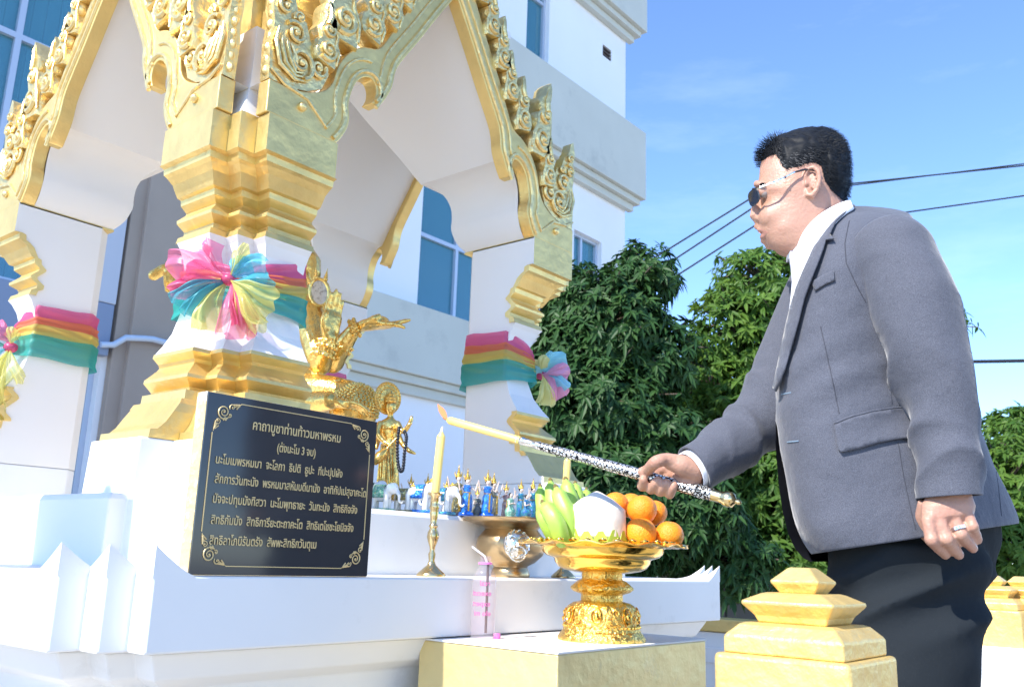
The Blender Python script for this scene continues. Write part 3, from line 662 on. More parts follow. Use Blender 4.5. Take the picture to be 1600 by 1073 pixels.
# ================================================================ plaque
GR = mat('polished_black_granite', (.040,.041,.046), .10, 0, spec=.6, dirt=(.07,.07,.075), dscale=420, dlo=.62, dhi=.8)
LET = mat('engraved_gold_lettering', (.72,.55,.27), .45, .3)
PY = 1.354
pq = thing('plaque', 'black granite plaque with gold Thai prayer text leaning on the ledge at the shrine front', 'plaque', (1.042, PY+.015, ZL))
mb = MB(); mb.box((.852, PY, ZL+.002), (1.233, PY+.003, 1.139)); mb.build('granite_face', GR, pq)
mb = MB(); mb.box((.851, PY+.0031, ZL+.001), (1.234, PY+.032, 1.140)); mb.build('gold_edge', mat('gold_edge_paint', (.80,.60,.28), .5, .3, bump=1.5, bscale=50, dirt=(.75,.72,.66), dscale=25, dlo=.52, dhi=.62), pq, bevel=.001)
FY = PY - .0012
LINES = [('คาถาบูชาท่านท้าวมหาพรหม', (394,672), (531,690), 1.0), ('(ตั้งนะโม 3 จบ)', (432,706), (492,712), 1), ('นะโมเมพรหมมา  จะโลกา  ธิปติ  ธูปะ  ทีปะปุปผัง', (336,724), (534,745), 1),
 ('สักการวันทะนัง  พรหมมาสหัมบดีนามัง  อาทิกัปเปสุอาคะโต', (334.5,754), (571,776), 1), ('ปัจจะปทุมมังทิสวา  นะโมพุทธายะ  วันทะนัง  สิทธิกิจจัง', (331.5,785), (557,802), 1),
 ('สิทธิกัมมัง  สิทธิการียะตะถาคะโต  สิทธิเตโชชะโยนิจจัง', (328.5,817), (551,831), 1), ('สิทธิลาโภนิรันตรัง  สัพพะสิทธิภวันตุเม', (326,849), (493,857), 1)]
def text_obj(body, name, m, parent, T, size, width=None, ext=.0004, mirror=False):
    cu = bpy.data.curves.new(name, 'FONT'); cu.body = body; cu.size = size; cu.extrude = ext; cu.resolution_u = 4; cu.offset = .0002 * 1
    o = bpy.data.objects.new(name, cu); COL.objects.link(o); dg = bpy.context.evaluated_depsgraph_get(); dg.update()
    me = bpy.data.meshes.new_from_object(o.evaluated_get(dg)); bpy.data.objects.remove(o); me.name = name
    xs = [v.co.x for v in me.vertices]; x0, x1 = min(xs), max(xs); sc = (width/(x1-x0)) if width else 1
    org = V((0,0,0)); p = parent
    while p is not None: org = org + p.location; p = p.parent
    for v in me.vertices: v.co = T((v.co.x-x0)*sc*(-1 if mirror else 1), v.co.y, v.co.z) - org
    me.materials.clear(); me.materials.append(m)
    q = bpy.data.objects.new(name, me); COL.objects.link(q); q.parent = parent; return q
for body, a, c, k in LINES:
    pa = on(*a, 'y', PY); pc = on(*c, 'y', PY); z0 = (pa.z + pc.z)/2
    text_obj(body, 'lettering', LET, pq, lambda x, y, z, pa=pa, z0=z0: V((pa.x + x, FY - z, z0 + y)), .0205 if k and body[0] != 'ค' else .0235, pc.x - pa.x)
# incised border and corner scrolls
m = MB(); X0, X1, Z0, Z1 = .866, 1.218, .856, 1.127; e = .0007
for a, b2 in (((X0+.052, Z1), (X1-.052, Z1)), ((X0+.052, Z0), (X1-.052, Z0)), ((X0, Z0+.055), (X0, Z1-.055)), ((X1, Z0+.055), (X1, Z1-.055))):
    m.box((a[0]-e, FY-.0002, a[1]-e), (b2[0]+e, FY+.001, b2[1]+e))
m.build('border_line', LET, pq)
for cx, cz, sx, sz in ((X0,Z1,1,-1),(X1,Z1,-1,-1),(X0,Z0,1,1),(X1,Z0,-1,1)):
    m = MB(); T = lambda a, b, w: V((cx + sx*a, FY + w*.1, cz + sz*b))
    spiral(m, T, .018, .018, .0125, 1.9, .8, .0013, 0, 1, 30)
    for (a, b2, r, h) in ((.034,.008,.006,1),(.008,.034,.006,-1),(.030,.022,.004,-1),(.022,.030,.004,1)): spiral(m, T, a, b2, r, 1.2, 2.5, .001, 0, h, 14)
    for k in range(3):
        m.tube([T(.034+.004*k,.004+.003*k,0), T(.042+.003*k,.003,0), T(.052-.003*k,.001,0)], [.0012,.0014,.0003], 5); m.tube([T(.004+.003*k,.034+.004*k,0), T(.003,.042+.003*k,0), T(.001,.052-.003*k,0)], [.0012,.0014,.0003], 5)
    m.build('corner_scroll', LET, pq)

# ================================================================ candlesticks
BRASS = mat('worn_brass', (.66,.50,.26), .2, .95, bump=.25, bscale=60, var=.2, vscale=18)
WAX = mat('yellow_wax', (.90,.68,.20), .4, sub=.25, var=.03, vscale=20)
WICK = mat('burnt_wick', (.03,.02,.02), .9)
def candlestick(bx, by, lean, label, ht=.178, ch=.135, top=None):
    t = thing('candlestick', label, 'candlestick', (bx, by, ZL))
    pr = [(.001,0),(.032,0),(.033,.003),(.029,.008),(.022,.014),(.010,.024),(.0065,.034),(.0085,.048),(.0055,.054),(.0062,.062),(.0105,.074),(.0135,.084),(.0120,.095),(.0075,.103),(.0105,.108),(.0075,.113),(.0080,.124),(.0105,.136),(.0085,.143),(.0115,.148),(.0095,.154),(.0095,.172),(.0150,.176),(.0160,.180),(.0130,.181),(.0110,.176),(.001,.176)]
    MB().lathe([(r, z*ht/.178) for r, z in pr], (bx, by, ZL), 28).build('stem', BRASS, t, smooth=True, angle=60)
    c = thing('candle', label.replace('brass candlestick', 'yellow candle').split(' holding')[0].replace('standing', '') + ' set in its brass holder', 'candle', (bx, by, ZL + ht))
    b0 = V((bx, by, ZL + ht - .004)); ax = V(lean).normalized(); e = b0 + ax*ch
    MB().lathe([(.001,0),(.0098,0),(.0098,ch-.012),(.0092,ch-.009),(.0045,ch-.002),(.004,ch),(.001,ch+.001)], b0, 20, axis=ax).build('wax', WAX, c, smooth=True, angle=60)
    MB().tube([b0 + ax*(ch-.001), b0 + ax*(ch+.008), b0 + ax*(ch+.013) + rt*.001], [.0025,.003,.0012], 7).build('wick', mat('white_wick', (.8,.75,.62), .8), c)
    return t
candlestick(1.519, 1.46, rt*.055 + up, 'turned brass candlestick on the ledge right of the black plaque', .181, .145)
candlestick(2.019, 1.46, rt*.045 + up, 'turned brass candlestick half hidden behind the green bananas', .181, .140)

# ================================================================ incense bowl
ib = thing('incense_bowl', 'wide-rimmed tarnished brass incense bowl with lion-head handle on the ledge', 'bowl', (1.822, 1.48, ZL))
BR2 = mat('tarnished_brass', (.50,.36,.20), .30, .95, bump=.35, bscale=30, var=.18, vscale=10)
c = V((1.822, 1.48, ZL))
MB().lathe([(.001,0),(.047,0),(.049,.005),(.046,.016),(.042,.024),(.044,.028),(.060,.036),(.080,.054),(.088,.074),(.084,.094),(.072,.108),(.066,.116),(.070,.121),(.100,.130),(.124,.137),(.126,.141),(.122,.143),(.090,.138),(.066,.132),(.060,.110),(.001,.09)], c, 56).build('bowl', BR2, ib, smooth=True, angle=50)
MB().lathe([(.001,.095),(.062,.112),(.062,.118),(.001,.120)], c, 30).build('ash', mat('incense_ash', (.42,.40,.38), .95, bump=1, bscale=60), ib, smooth=True)
lh = MB(); lc_ = c + V((-.055,-.062,.079)); nn = V((-.66,-.74,.1)).normalized(); q = nn.to_track_quat('Z','Y').to_matrix(); L2 = lambda a, b, w: lc_ + q @ V((a, b, w))
lh.ball(L2(0,0,0), (.033,.036,.016), 20, 12, rot=q)
for k in range(14):
    a = 2*PI*k/14; spiral(lh, L2, math.cos(a)*.024, math.sin(a)*.026, .0075, 1.2, a, .0020, .010, 1, 12)
for sg in (-1, 1): lh.ball(L2(sg*.012,.008,.016), (.006,.005,.005), 8, 6); lh.tube([L2(sg*.004,.014,.016), L2(sg*.013,.018,.016), L2(sg*.022,.012,.012)], .0028, 6)
lh.ball(L2(0,-.003,.019), (.007,.009,.007), 8, 6); lh.tube([L2(-.014,-.010,.015), L2(0,-.015,.020), L2(.014,-.010,.015)], .004, 6); lh.tube([L2(0.02*math.cos(t*.5), -.020+.018*math.sin(t*.5)-.004, .018) for t in range(13)], .0022, 6)
lh.build('lion_head', mat('silvered_metal', (.72,.70,.66), .25, 1, bump=.5, bscale=90, var=.15, vscale=40), ib, smooth=True)

# ================================================================ offering pedestal with white top
PEDG = mat('pedestal_gold_paint', (.80,.64,.30), .42, .45, bump=1.2, bscale=22, var=.06, vscale=6, dirt=(.62,.55,.36), dscale=10, dlo=.58, dhi=.8)
pd = thing('offering_pedestal', 'low gold painted block with white top in front of the ledge holding the tray', 'pedestal', (1.72, 1.24, 0))
MB().box((1.433, 1.045, 0), (2.010, 1.40, .715)).build('block', PEDG, pd, bevel=.003)
MB().add([(1.431,1.043,.7151),(2.012,1.043,.7151),(2.012,1.402,.7151),(1.431,1.402,.7151),(1.431,1.043,.7195),(2.012,1.043,.7195),(2.012,1.402,.7195),(1.431,1.402,.7195)], [(0,3,2,1),(4,5,6,7),(0,1,5,4),(1,2,6,5),(2,3,7,6),(3,0,4,7)]).build('top_slab', mat('worn_white_top', (.78,.76,.72), .5, bump=.6, bscale=40, dirt=(.50,.44,.40), dscale=14, dlo=.60, dhi=.66), pd, bevel=.001)

# ================================================================ tray on foot
TG = mat('bright_gold_tray', (.95,.60,.13), .14, 1.0, bump=.15, bscale=50)
TGR = mat('embossed_gold_tray', (.95,.62,.15), .2, 1.0, bump=2.2, bscale=95)
tr = thing('footed_tray', 'shiny gold footed tray with fluted rim holding fruit on the gold pedestal', 'tray', (1.735, 1.15, .7195))
tc = V((1.735, 1.15, .7195)); TZ = .205
MB().lathe([(.001,0),(.094,0),(.095,.006),(.092,.010),(.090,.014),(.086,.018),(.084,.021)], tc, 64).build('foot_ring', TGR, tr, smooth=True, angle=60)
def emb(r, z, a):
    return r
fb = MB().lathe([(.084,.021),(.083,.026),(.081,.030),(.079,.040),(.078,.052),(.076,.064),(.070,.073),(.062,.078),(.052,.080),(.045,.082)], tc, 64).build('foot', TGR, tr, smooth=True, angle=70)
em = MB()
for k in range(14):
    a = 2*PI*k/14; er = V((math.cos(a), math.sin(a), 0)); et = V((-math.sin(a), math.cos(a), 0))
    Tm = lambda u, z, w: tc + er*(.0805 - (z-.03)*.06 + w*-1 + .001) + et*u + V((0,0,z))
    Tm = (lambda er, et: (lambda u, z, w: tc + er*(.0815 - max(0, z-.035)*.10 - max(0, z-.06)*.25 - w) + et*u*(1-.3*abs(u)/.03) + V((0,0,z))))(er, et)
    if k % 2 == 0:
        em.ball(Tm(0,.053,0), (.0055,.0055,.008), 8, 6); ringp = [Tm(math.sin(t*PI/8)*.0115, .053+math.cos(t*PI/8)*.0155, 0) for t in range(17)]; em.tube(ringp, .0020, 5)
        em.tube([Tm(-.008,.067,.0), Tm(0,.070,.001), Tm(.008,.067,.0)], .0018, 5)
    else:
        spiral(em, Tm, .006, .058, .0085, 1.4, 0, .0019, 0, 1, 14); spiral(em, Tm, -.007, .044, .0085, 1.4, 3, .0019, 0, -1, 14)
        em.tube([Tm(-.018,.035,0), Tm(-.006,.033,0), Tm(.008,.036,0), Tm(.018,.034,0)], .0018, 5)
for k in range(46):
    a = 2*PI*k/46; em.ball(tc + V((math.cos(a)*.0825, math.sin(a)*.0825, .030)), .0026, 6, 4)
em.build('embossing', TG, tr, smooth=True)
MB().lathe([(.045,.082),(.046,.086),(.045,.092),(.046,.096),(.062,.101),(.069,.107),(.068,.111),(.060,.118),(.052,.124),(.045,.127),(.044,.131),(.045,.136),(.044,.140)], tc, 64).build('stem', TGR, tr, smooth=True, angle=60)
MB().lathe([(.044,.140),(.058,.141),(.084,.146),(.096,.152),(.104,.162),(.106,.170),(.110,.172),(.124,.176),(.132,.184),(.136,.196),(.137,.200)], tc, 72).build('dish', TG, tr, smooth=True, angle=60)
rim = MB(); rs = []
for r, z in ((.134,.197),(.136,.2005),(.150,.203),(.164,.2045),(.176,.204),(.182,.2025),(.180,.200),(.164,.201),(.150,.199),(.137,.196),(.126,.186),(.120,.183),(.05,.182),(.001,.182)):
    ring = []
    for k in range(96):
        a = 2*PI*k/96; fl = math.cos(a*16); q = r + (.006*abs(fl) if r > .17 else 0); zz = z + (.0030*fl if r > .145 else 0)
        ring.append(tc + V((math.cos(a)*q, math.sin(a)*q, zz)))
    rs.append(ring)
rim.rings(rs[:]); 
for k in range(32):
    a = 2*PI*k/32; spiral(rim, lambda u, v, w: tc + V((math.cos(a)*(.158+v) - math.sin(a)*u, math.sin(a)*(.158+v) + math.cos(a)*u, .2065 - w)), 0, 0, .010, 1.3, a, .0022, 0, 1 if k % 2 else -1, 12)
rim.build('fluted_rim', TG, tr, smooth=True, angle=60)
RZ = tc.z + .195
# fruit
OR_ = mat('orange_peel', (.93,.30,.02), .36, bump=.6, bscale=330, var=.08, vscale=15, sub=.15, dirt=(.85,.42,.04), dscale=9, dlo=.5, dhi=.8)
ofr = FH
def TP(px, d): # point on the tray plane at screen column px, d metres nearer than tray centre
    D = tc.dot(FH) - d; p = P(px, 850, D); return V((p.x, p.y, 0))
for (px, pz, d, r, lab) in ((1001, .033, .055, .0345, 'ripe orange at the front of the pile on the tray rim'), (1046, .031, .035, .0315, 'ripe orange at the right end of the pile with a dented top'), (1003, .083, .030, .0330, 'ripe orange resting on top of the front orange'),
      (1022, .080, -.020, .0300, 'ripe orange half hidden at the back right of the pile'), (985, .096, -.045, .0290, 'ripe orange at the very top back of the pile'), (961, .094, -.015, .0300, 'ripe orange behind the shoulder of the white coconut')):
    p = TP(px, d); c = V((p.x, p.y, RZ + pz))
    o = thing('orange', lab, 'orange', c)
    dr = V((rnd.uniform(-1,1), rnd.uniform(-1,1), 1.6)).normalized() if 'dented' not in lab else V((-.1,-.2,1)).normalized()
    mm = MB(); mm.lathe([(r*math.sin(t*PI/16)*(1), -r*.93*math.cos(t*PI/16) - (.0035 if t == 16 else .0015 if t == 15 else 0)) for t in range(17)], c, 28, axis=dr); mm.build('peel', OR_, o, smooth=True)
    MB().lathe([(.0001,0),(.0028,.0002),(.002,.0016),(.0001,.002)], c + dr*(r*.925-.003), 8, axis=dr).build('stem_button', mat('fruit_stem', (.30,.28,.08), .8), o)
p = TP(932, .045); c = V((p.x, p.y, RZ-.002))
cn = thing('young_coconut', 'peeled white young coconut with pointed top and green base on the tray', 'coconut', c)
MB().lathe([(.001,.0),(.045,0),(.056,.006),(.0585,.014),(.0590,.020)], c, 32).build('green_husk', mat('green_husk', (.36,.48,.06), .5, var=.12, vscale=30), cn, smooth=True, angle=60)
def wob(r, z, a): return r*(1 + .004*math.sin(a*9+z*20) + .003*math.sin(a*23)) 
MB().lathe([(.0585,.017),(.0640,.024),(.0640,.045),(.0620,.080),(.0605,.083),(.036,.103),(.012,.117),(.004,.1205),(.001,.121)], c, 44, fn=wob).build('white_husk', mat('white_coconut_husk', (.80,.73,.64), .6, bump=.3, bscale=60, var=.05, vscale=20), cn, smooth=True, angle=28)
gp = MB()
for k in range(13):
    a = 2*PI*k/13; h = .012 + .009*abs(math.sin(k*2.3)); er = V((math.cos(a), math.sin(a), 0)); et = V((-math.sin(a), math.cos(a), 0)); q = c + er*.0632
    gp.rings([[q + et*x*.017 + er*o + V((0,0,z)) for x, z in ((-1,.012),(1,.012),(.8,.020),(.3,.018+h),(-.3,.020+h*.8),(-.8,.019))] for o in (-.003,.0008)])
gp.build('green_husk', MATS['green_husk'], cn, smooth=False)
p = TP(907, -.055); c = V((p.x, p.y, RZ + .055))
cn = thing('tan_coconut', 'smooth tan fruit top showing behind the bananas and the white coconut', 'fruit', c)
MB().lathe([(.001,-.055),(.04,-.05),(.056,-.02),(.058,.0),(.055,.02),(.045,.036),(.030,.046),(.012,.051),(.001,.052)], c, 32, fn=wob).build('husk', mat('tan_husk', (.62,.40,.22), .55, bump=.5, bscale=40, sub=.1), cn, smooth=True)
# bananas
BAN = mat('green_banana_skin', (.34,.55,.09), .38, bump=.25, bscale=30, var=.12, vscale=16, dirt=(.20,.22,.05), dscale=90, dlo=.68, dhi=.74)
BTIP = mat('banana_tip', (.16,.12,.04), .8); BBR = mat('banana_bruise', (.22,.16,.05), .8)
bn = thing('banana_bunch', 'bunch of plump green bananas standing at the left side of the tray', 'bananas', TP(870, .02) + V((0,0,RZ)))
for (x0, x1, x2, yb, ym, yt, d, r, tip) in ((877,868,849,846,815,782,.075,.0180,1),(893,886,869,842,806,758,.045,.0190,1),(866,852,846,845,812,795,.03,.0165,1),(880,866,860,835,795,748,-.02,.0165,1),(896,893,884,835,790,746,-.03,.0175,1),(905,903,899,830,785,752,-.06,.0150,1),(915,918,916,825,790,762,-.085,.0140,1),(905,898,874,842,812,780,.02,.0165,1),(862,850,844,840,800,757,-.05,.0150,1)):
    D = tc.dot(FH) - d; pts = catmull([P(x0+5, yb+4, D-.012), P(x0, yb-6, D-.02), P(x1, ym, D-.025), P((x1+x2)/2-1, (ym+yt)/2, D-.012), P(x2, yt+4, D)], 5)
    n = len(pts); rr = [r*(.50 + .58*math.sin(min(1, (i/(n-1))*1.15+.05)*PI*.80)**.7) if i < n-3 else r*[.62,.42,.30][i-(n-3)] for i in range(n)]
    bm = MB(); u0 = V((0,0,1)); rs = []
    for i, p in enumerate(pts):
        t = (pts[min(i+1,n-1)]-pts[max(i-1,0)]).normalized(); a1 = (rt - t*rt.dot(t)).normalized(); b1 = t.cross(a1)
        rs.append([p + (a1*math.cos(2*PI*k/20) + b1*math.sin(2*PI*k/20))*rr[i]*(1+.055*math.cos(5*2*PI*k/20+.6)) for k in range(20)])
    bm.rings(rs); bo = bm.build('banana', BAN, bn, smooth=True, angle=60)
    e = pts[-1]; dd = (pts[-1]-pts[-2]).normalized(); MB().tube([e - dd*.001, e + dd*.005, e + dd*.009], [r*.33, r*.30, r*.16], 7).build('banana_tip', BTIP, bo)

# ================================================================ water bottle
bt = thing('plastic_bottle', 'clear plastic bottle with pink print and a dark straw on the pedestal', 'bottle', (1.522, 1.305, .7195))
bc_ = V((1.522, 1.305, .7195)); PET = bpy.data.materials.new('clear_plastic'); PET.use_nodes = True
t = PET.node_tree; t.nodes.clear(); a = t.nodes.new('ShaderNodeBsdfTransparent'); a.inputs[0].default_value = (.96,.93,.95,1); gl = t.nodes.new('ShaderNodeBsdfGlossy'); gl.inputs[1].default_value = .04
lw = t.nodes.new('ShaderNodeLayerWeight'); lw.inputs[0].default_value = .32; mx = t.nodes.new('ShaderNodeMixShader'); o_ = t.nodes.new('ShaderNodeOutputMaterial')
_ge = t.nodes.new('ShaderNodeNewGeometry'); _m1 = t.nodes.new('ShaderNodeMath'); _m1.operation = 'SUBTRACT'; _m1.inputs[0].default_value = 1; t.links.new(_ge.outputs['Backfacing'], _m1.inputs[1]); _m2 = t.nodes.new('ShaderNodeMath'); _m2.operation = 'MULTIPLY'; t.links.new(_m1.outputs[0], _m2.inputs[0]); t.links.new(lw.outputs[0], _m2.inputs[1]); t.links.new(_m2.outputs[0], mx.inputs[0]); t.links.new(a.outputs[0], mx.inputs[1]); t.links.new(gl.outputs[0], mx.inputs[2]); _df = t.nodes.new('ShaderNodeBsdfDiffuse'); _df.inputs[0].default_value = (.85,.78,.82,1); _m3 = t.nodes.new('ShaderNodeMixShader'); _m3.inputs[0].default_value = .10; t.links.new(mx.outputs[0], _m3.inputs[1]); t.links.new(_df.outputs[0], _m3.inputs[2]); t.links.new(_m3.outputs[0], o_.inputs[0])
def ribs(r, z, a): return r*(1 + (.012*math.sin(z*420) if .02 < z < .11 and False else 0) + (.02*math.cos(5*a) if z < .008 else 0))
MB().lathe([(.001,.004),(.020,0),(.0245,.003),(.026,.010),(.0255,.05),(.0262,.095),(.0255,.115),(.0225,.130),(.0155,.142),(.0130,.147),(.0130,.151)], bc_, 36, fn=ribs).build('bottle_body', PET, bt, smooth=True, angle=60)
MB().lathe([(.0131,.151),(.0150,.1515),(.0150,.155),(.0131,.1555)], bc_, 28).build('cap_ring', mat('pink_plastic', (.85,.22,.55), .35), bt, smooth=True, angle=50)
MB().lathe([(.0120,.153),(.0120,.166),(.0127,.167),(.0120,.168)], bc_, 24).build('bottle_neck', PET, bt, smooth=True)
MB().tube([bc_ + rt*.006 + up*.012 , bc_ + rt*.006 + up*.155], .0028, 8).build('straw', mat('brown_straw', (.10,.045,.03), .5), bt, smooth=True)
MB().tube([bc_ + rt*.006 + up*.150, bc_ + rt*-.002 + up*.168, bc_ + rt*-.030 + up*.187], .0024, 8).build('straw', mat('white_straw', (.7,.68,.68), .4), bt, smooth=True)
PP_ = mat('pink_print', (.85,.25,.55), .5)
for body, z, x0 in (('rcal', .108, .012), ('executi', .088, .016), ('expert', .067, .014), ('elo mi', .048, .016)):
    def TT(x, y, w, z=z, x0=x0):
        u = (x0 - x*1)/.0262; u = max(-1.3, min(1.3, u)); a0 = u
        return bc_ + (rt*-math.sin(-a0) + FH*math.cos(a0))*-.0264*1 + up*(z + y) if False else bc_ + (rt*math.sin(a0) - FH*math.cos(a0))*.0266 + up*(z + y)
    text_obj(body, 'printed_word', PP_, bt, TT, .015, None, .0001)
mc = thing('bottle_cap', 'small bright pink bottle cap lying beside the clear plastic bottle', 'bottle cap', (1.556, 1.295, .7195))
MB().lathe([(.001,0),(.0080,0),(.0082,.009),(.0072,.011),(.001,.011)], (1.556, 1.295, .7195), 24).build('cap', MATS['pink_plastic'], mc, smooth=True, angle=50)
# ================================================================ gold musician goddess statuette with black beads
sv = thing('goddess_statuette', 'gold four-armed statuette with round halo playing a long-necked lute on the shelf', 'statuette', (1.66, 1.72, ZT))
SD = V((1.66, 1.72, 0)).dot(FH); Q = lambda px, py, d=0: P(px, py, SD - d)
mb = MB()
def ov(px, py, rx, ry, d=0):   # ring of a body column: half width, half depth
    c = Q(px, py, d); return [c + rt*math.cos(2*PI*k/16)*rx + FH*math.sin(2*PI*k/16)*ry for k in range(16)]
mb.rings([ov(606,782,.026,.024), ov(606,770,.028,.024), ov(607,740,.026,.022), ov(608,715,.024,.020), ov(609,700,.022,.018), ov(609,688,.017,.014), ov(607,676,.020,.016), ov(607,664,.025,.016), ov(608,658,.022,.014), ov(610,652,.008,.008), ov(610,646,.0075,.008)])
mb.ball(Q(611,636,.004), (.0135,.0145,.019)); mb.ball(Q(615,640,.015), (.004,.005,.003), 6, 5)
limb(mb, [Q(594,662,.01), Q(591,678,.02), Q(603,692,.03), Q(610,694,.035)], [.009,.008,.006,.005], 10)
limb(mb, [Q(621,662,.0), Q(630,674,.01), Q(640,662,.02), Q(643,652,.02)], [.009,.007,.006,.005], 10)
limb(mb, [Q(620,672,-.01), Q(628,692,.0), Q(638,703,.01), Q(648,708,.015)], [.008,.007,.006,.004], 10)
limb(mb, [Q(596,672,-.01), Q(590,690,.0), Q(588,700,.01)], [.008,.007,.005], 10)
remesh(mb, 'body', STG, sv, .0025, 2)
dr = MB()
for k in range(22):
    a = 2*PI*k/22; pts = [Q(606 + math.cos(a)*w, y, .0) - FH*math.sin(a)*dd for y, w, dd in ((782,15,.027),(760,15.5,.027),(735,14,.024),(712,12,.022),(694,9,.017))]
    dr.tube([p + rt*.002*math.sin(k*1.7+i) for i, p in enumerate(pts)], [.0028,.0032,.003,.0028,.002], 5)
for y, w, dd in ((694,11,.018),(670,12,.018),(757,16,.029)):
    dr.tube([Q(607 + math.cos(t*PI/8)*w, y + 1.5*math.sin(t*PI/8), 0) - FH*math.sin(t*PI/8)*dd for t in range(17)], .0022, 5)
for k in range(9): dr.ball(Q(600+2*k, 664 + 4*math.sin(k/8*PI), .019), .0026, 6, 4)
dr.build('draped_skirt', STG, sv, smooth=True)
hl = MB(); hc = Q(606,622,-.012); hn = (FH*-.9 + rt*.55).normalized(); q = hn.to_track_quat('Z','Y').to_matrix()
hl.rings([[hc + q @ V((math.cos(2*PI*k/32)*r, math.sin(2*PI*k/32)*r*1.15, z)) for k in range(32)] for r, z in ((.001,-.003),(.036,-.003),(.0385,0),(.036,.004),(.030,.002),(.022,.005),(.001,.004))])
for k in range(32): hl.ball(hc + q @ V((math.cos(2*PI*k/32)*.034, math.sin(2*PI*k/32)*.039, .003)), .0032, 5, 4)
for k in range(22): hl.ball(hc + q @ V((math.cos(2*PI*k/22)*.024, math.sin(2*PI*k/22)*.028, .005)), .0030, 5, 4)
hl.build('halo', STG, sv, smooth=True, angle=50)
cw = MB(); cw.lathe([(.014,0),(.0155,.004),(.012,.008),(.013,.012),(.008,.018),(.009,.021),(.004,.027),(.001,.033)], Q(610,629,.004), 14, axis=up); cw.build('crown', STG, sv, smooth=True)
lt = MB(); a0, a1 = Q(592,714,.045), Q(646,655,.03); ld = (a1-a0).normalized(); q = ld.to_track_quat('Z','Y').to_matrix()
lt.rings([[a0 + q @ V((math.cos(2*PI*k/16)*r, math.sin(2*PI*k/16)*r*.6, z)) for k in range(16)] for r, z in ((.001,-.024),(.014,-.020),(.021,-.006),(.021,.006),(.014,.018),(.006,.026),(.0045,.03),(.0045,.105),(.007,.11),(.006,.122),(.001,.125))])
lt.build('lute', STG, sv, smooth=True, angle=60)
bd = thing('bead_necklace', 'black bead string hanging over the arm of the gold statuette with halo', 'beads', Q(622,668,.05))
m = MB(); lp = [Q(x, y, .05) for x, y in ((624,668),(622,680),(621,695),(621,710),(622,725),(625,735),(629,734),(631,722),(632,708),(634,694),(635,682),(632,674))]
lp2 = catmull(lp, 3)
for k, p in enumerate(lp2): m.ball(p, .0048, 8, 6)
m.build('beads', mat('black_beads', (.02,.022,.03), .25), bd, smooth=True)

# ================================================================ figurines on the shelf
GLZ = lambda n, c: mat(n, c, .12, 0, coat=.6, var=.06, vscale=60, spec=.6)
SKN = GLZ('porcelain_face', (.78,.62,.52)); CRN = mat('gold_figurine_paint', (.78,.50,.10), .25, .7, bump=1.5, bscale=160); WPO = GLZ('white_porcelain', (.80,.79,.76))
BLK = GLZ('black_hair_glaze', (.02,.018,.016)); 
def speck(name, c, c2_, sc=140):
    m = mat(name, c, .18, .1, bump=1.6, bscale=150, dirt=c2_, dscale=sc, dlo=.46, dhi=.56, coat=.4); return m
BLU = speck('blue_glass_mosaic_dress', (.02,.13,.62), (.03,.28,.75)); OLV = speck('olive_mosaic_dress', (.30,.26,.10), (.08,.10,.09)); TLM = speck('teal_mosaic_dress', (.05,.30,.36), (.02,.12,.40)); GNM = speck('green_mosaic_dress', (.10,.36,.26), (.35,.55,.45)); MAU = speck('mauve_mosaic_dress', (.30,.20,.24), (.45,.38,.36)); GRY = speck('grey_mosaic_dress', (.24,.24,.20), (.10,.13,.14))
PDB = GLZ('bright_blue_base', (.01,.10,.55))
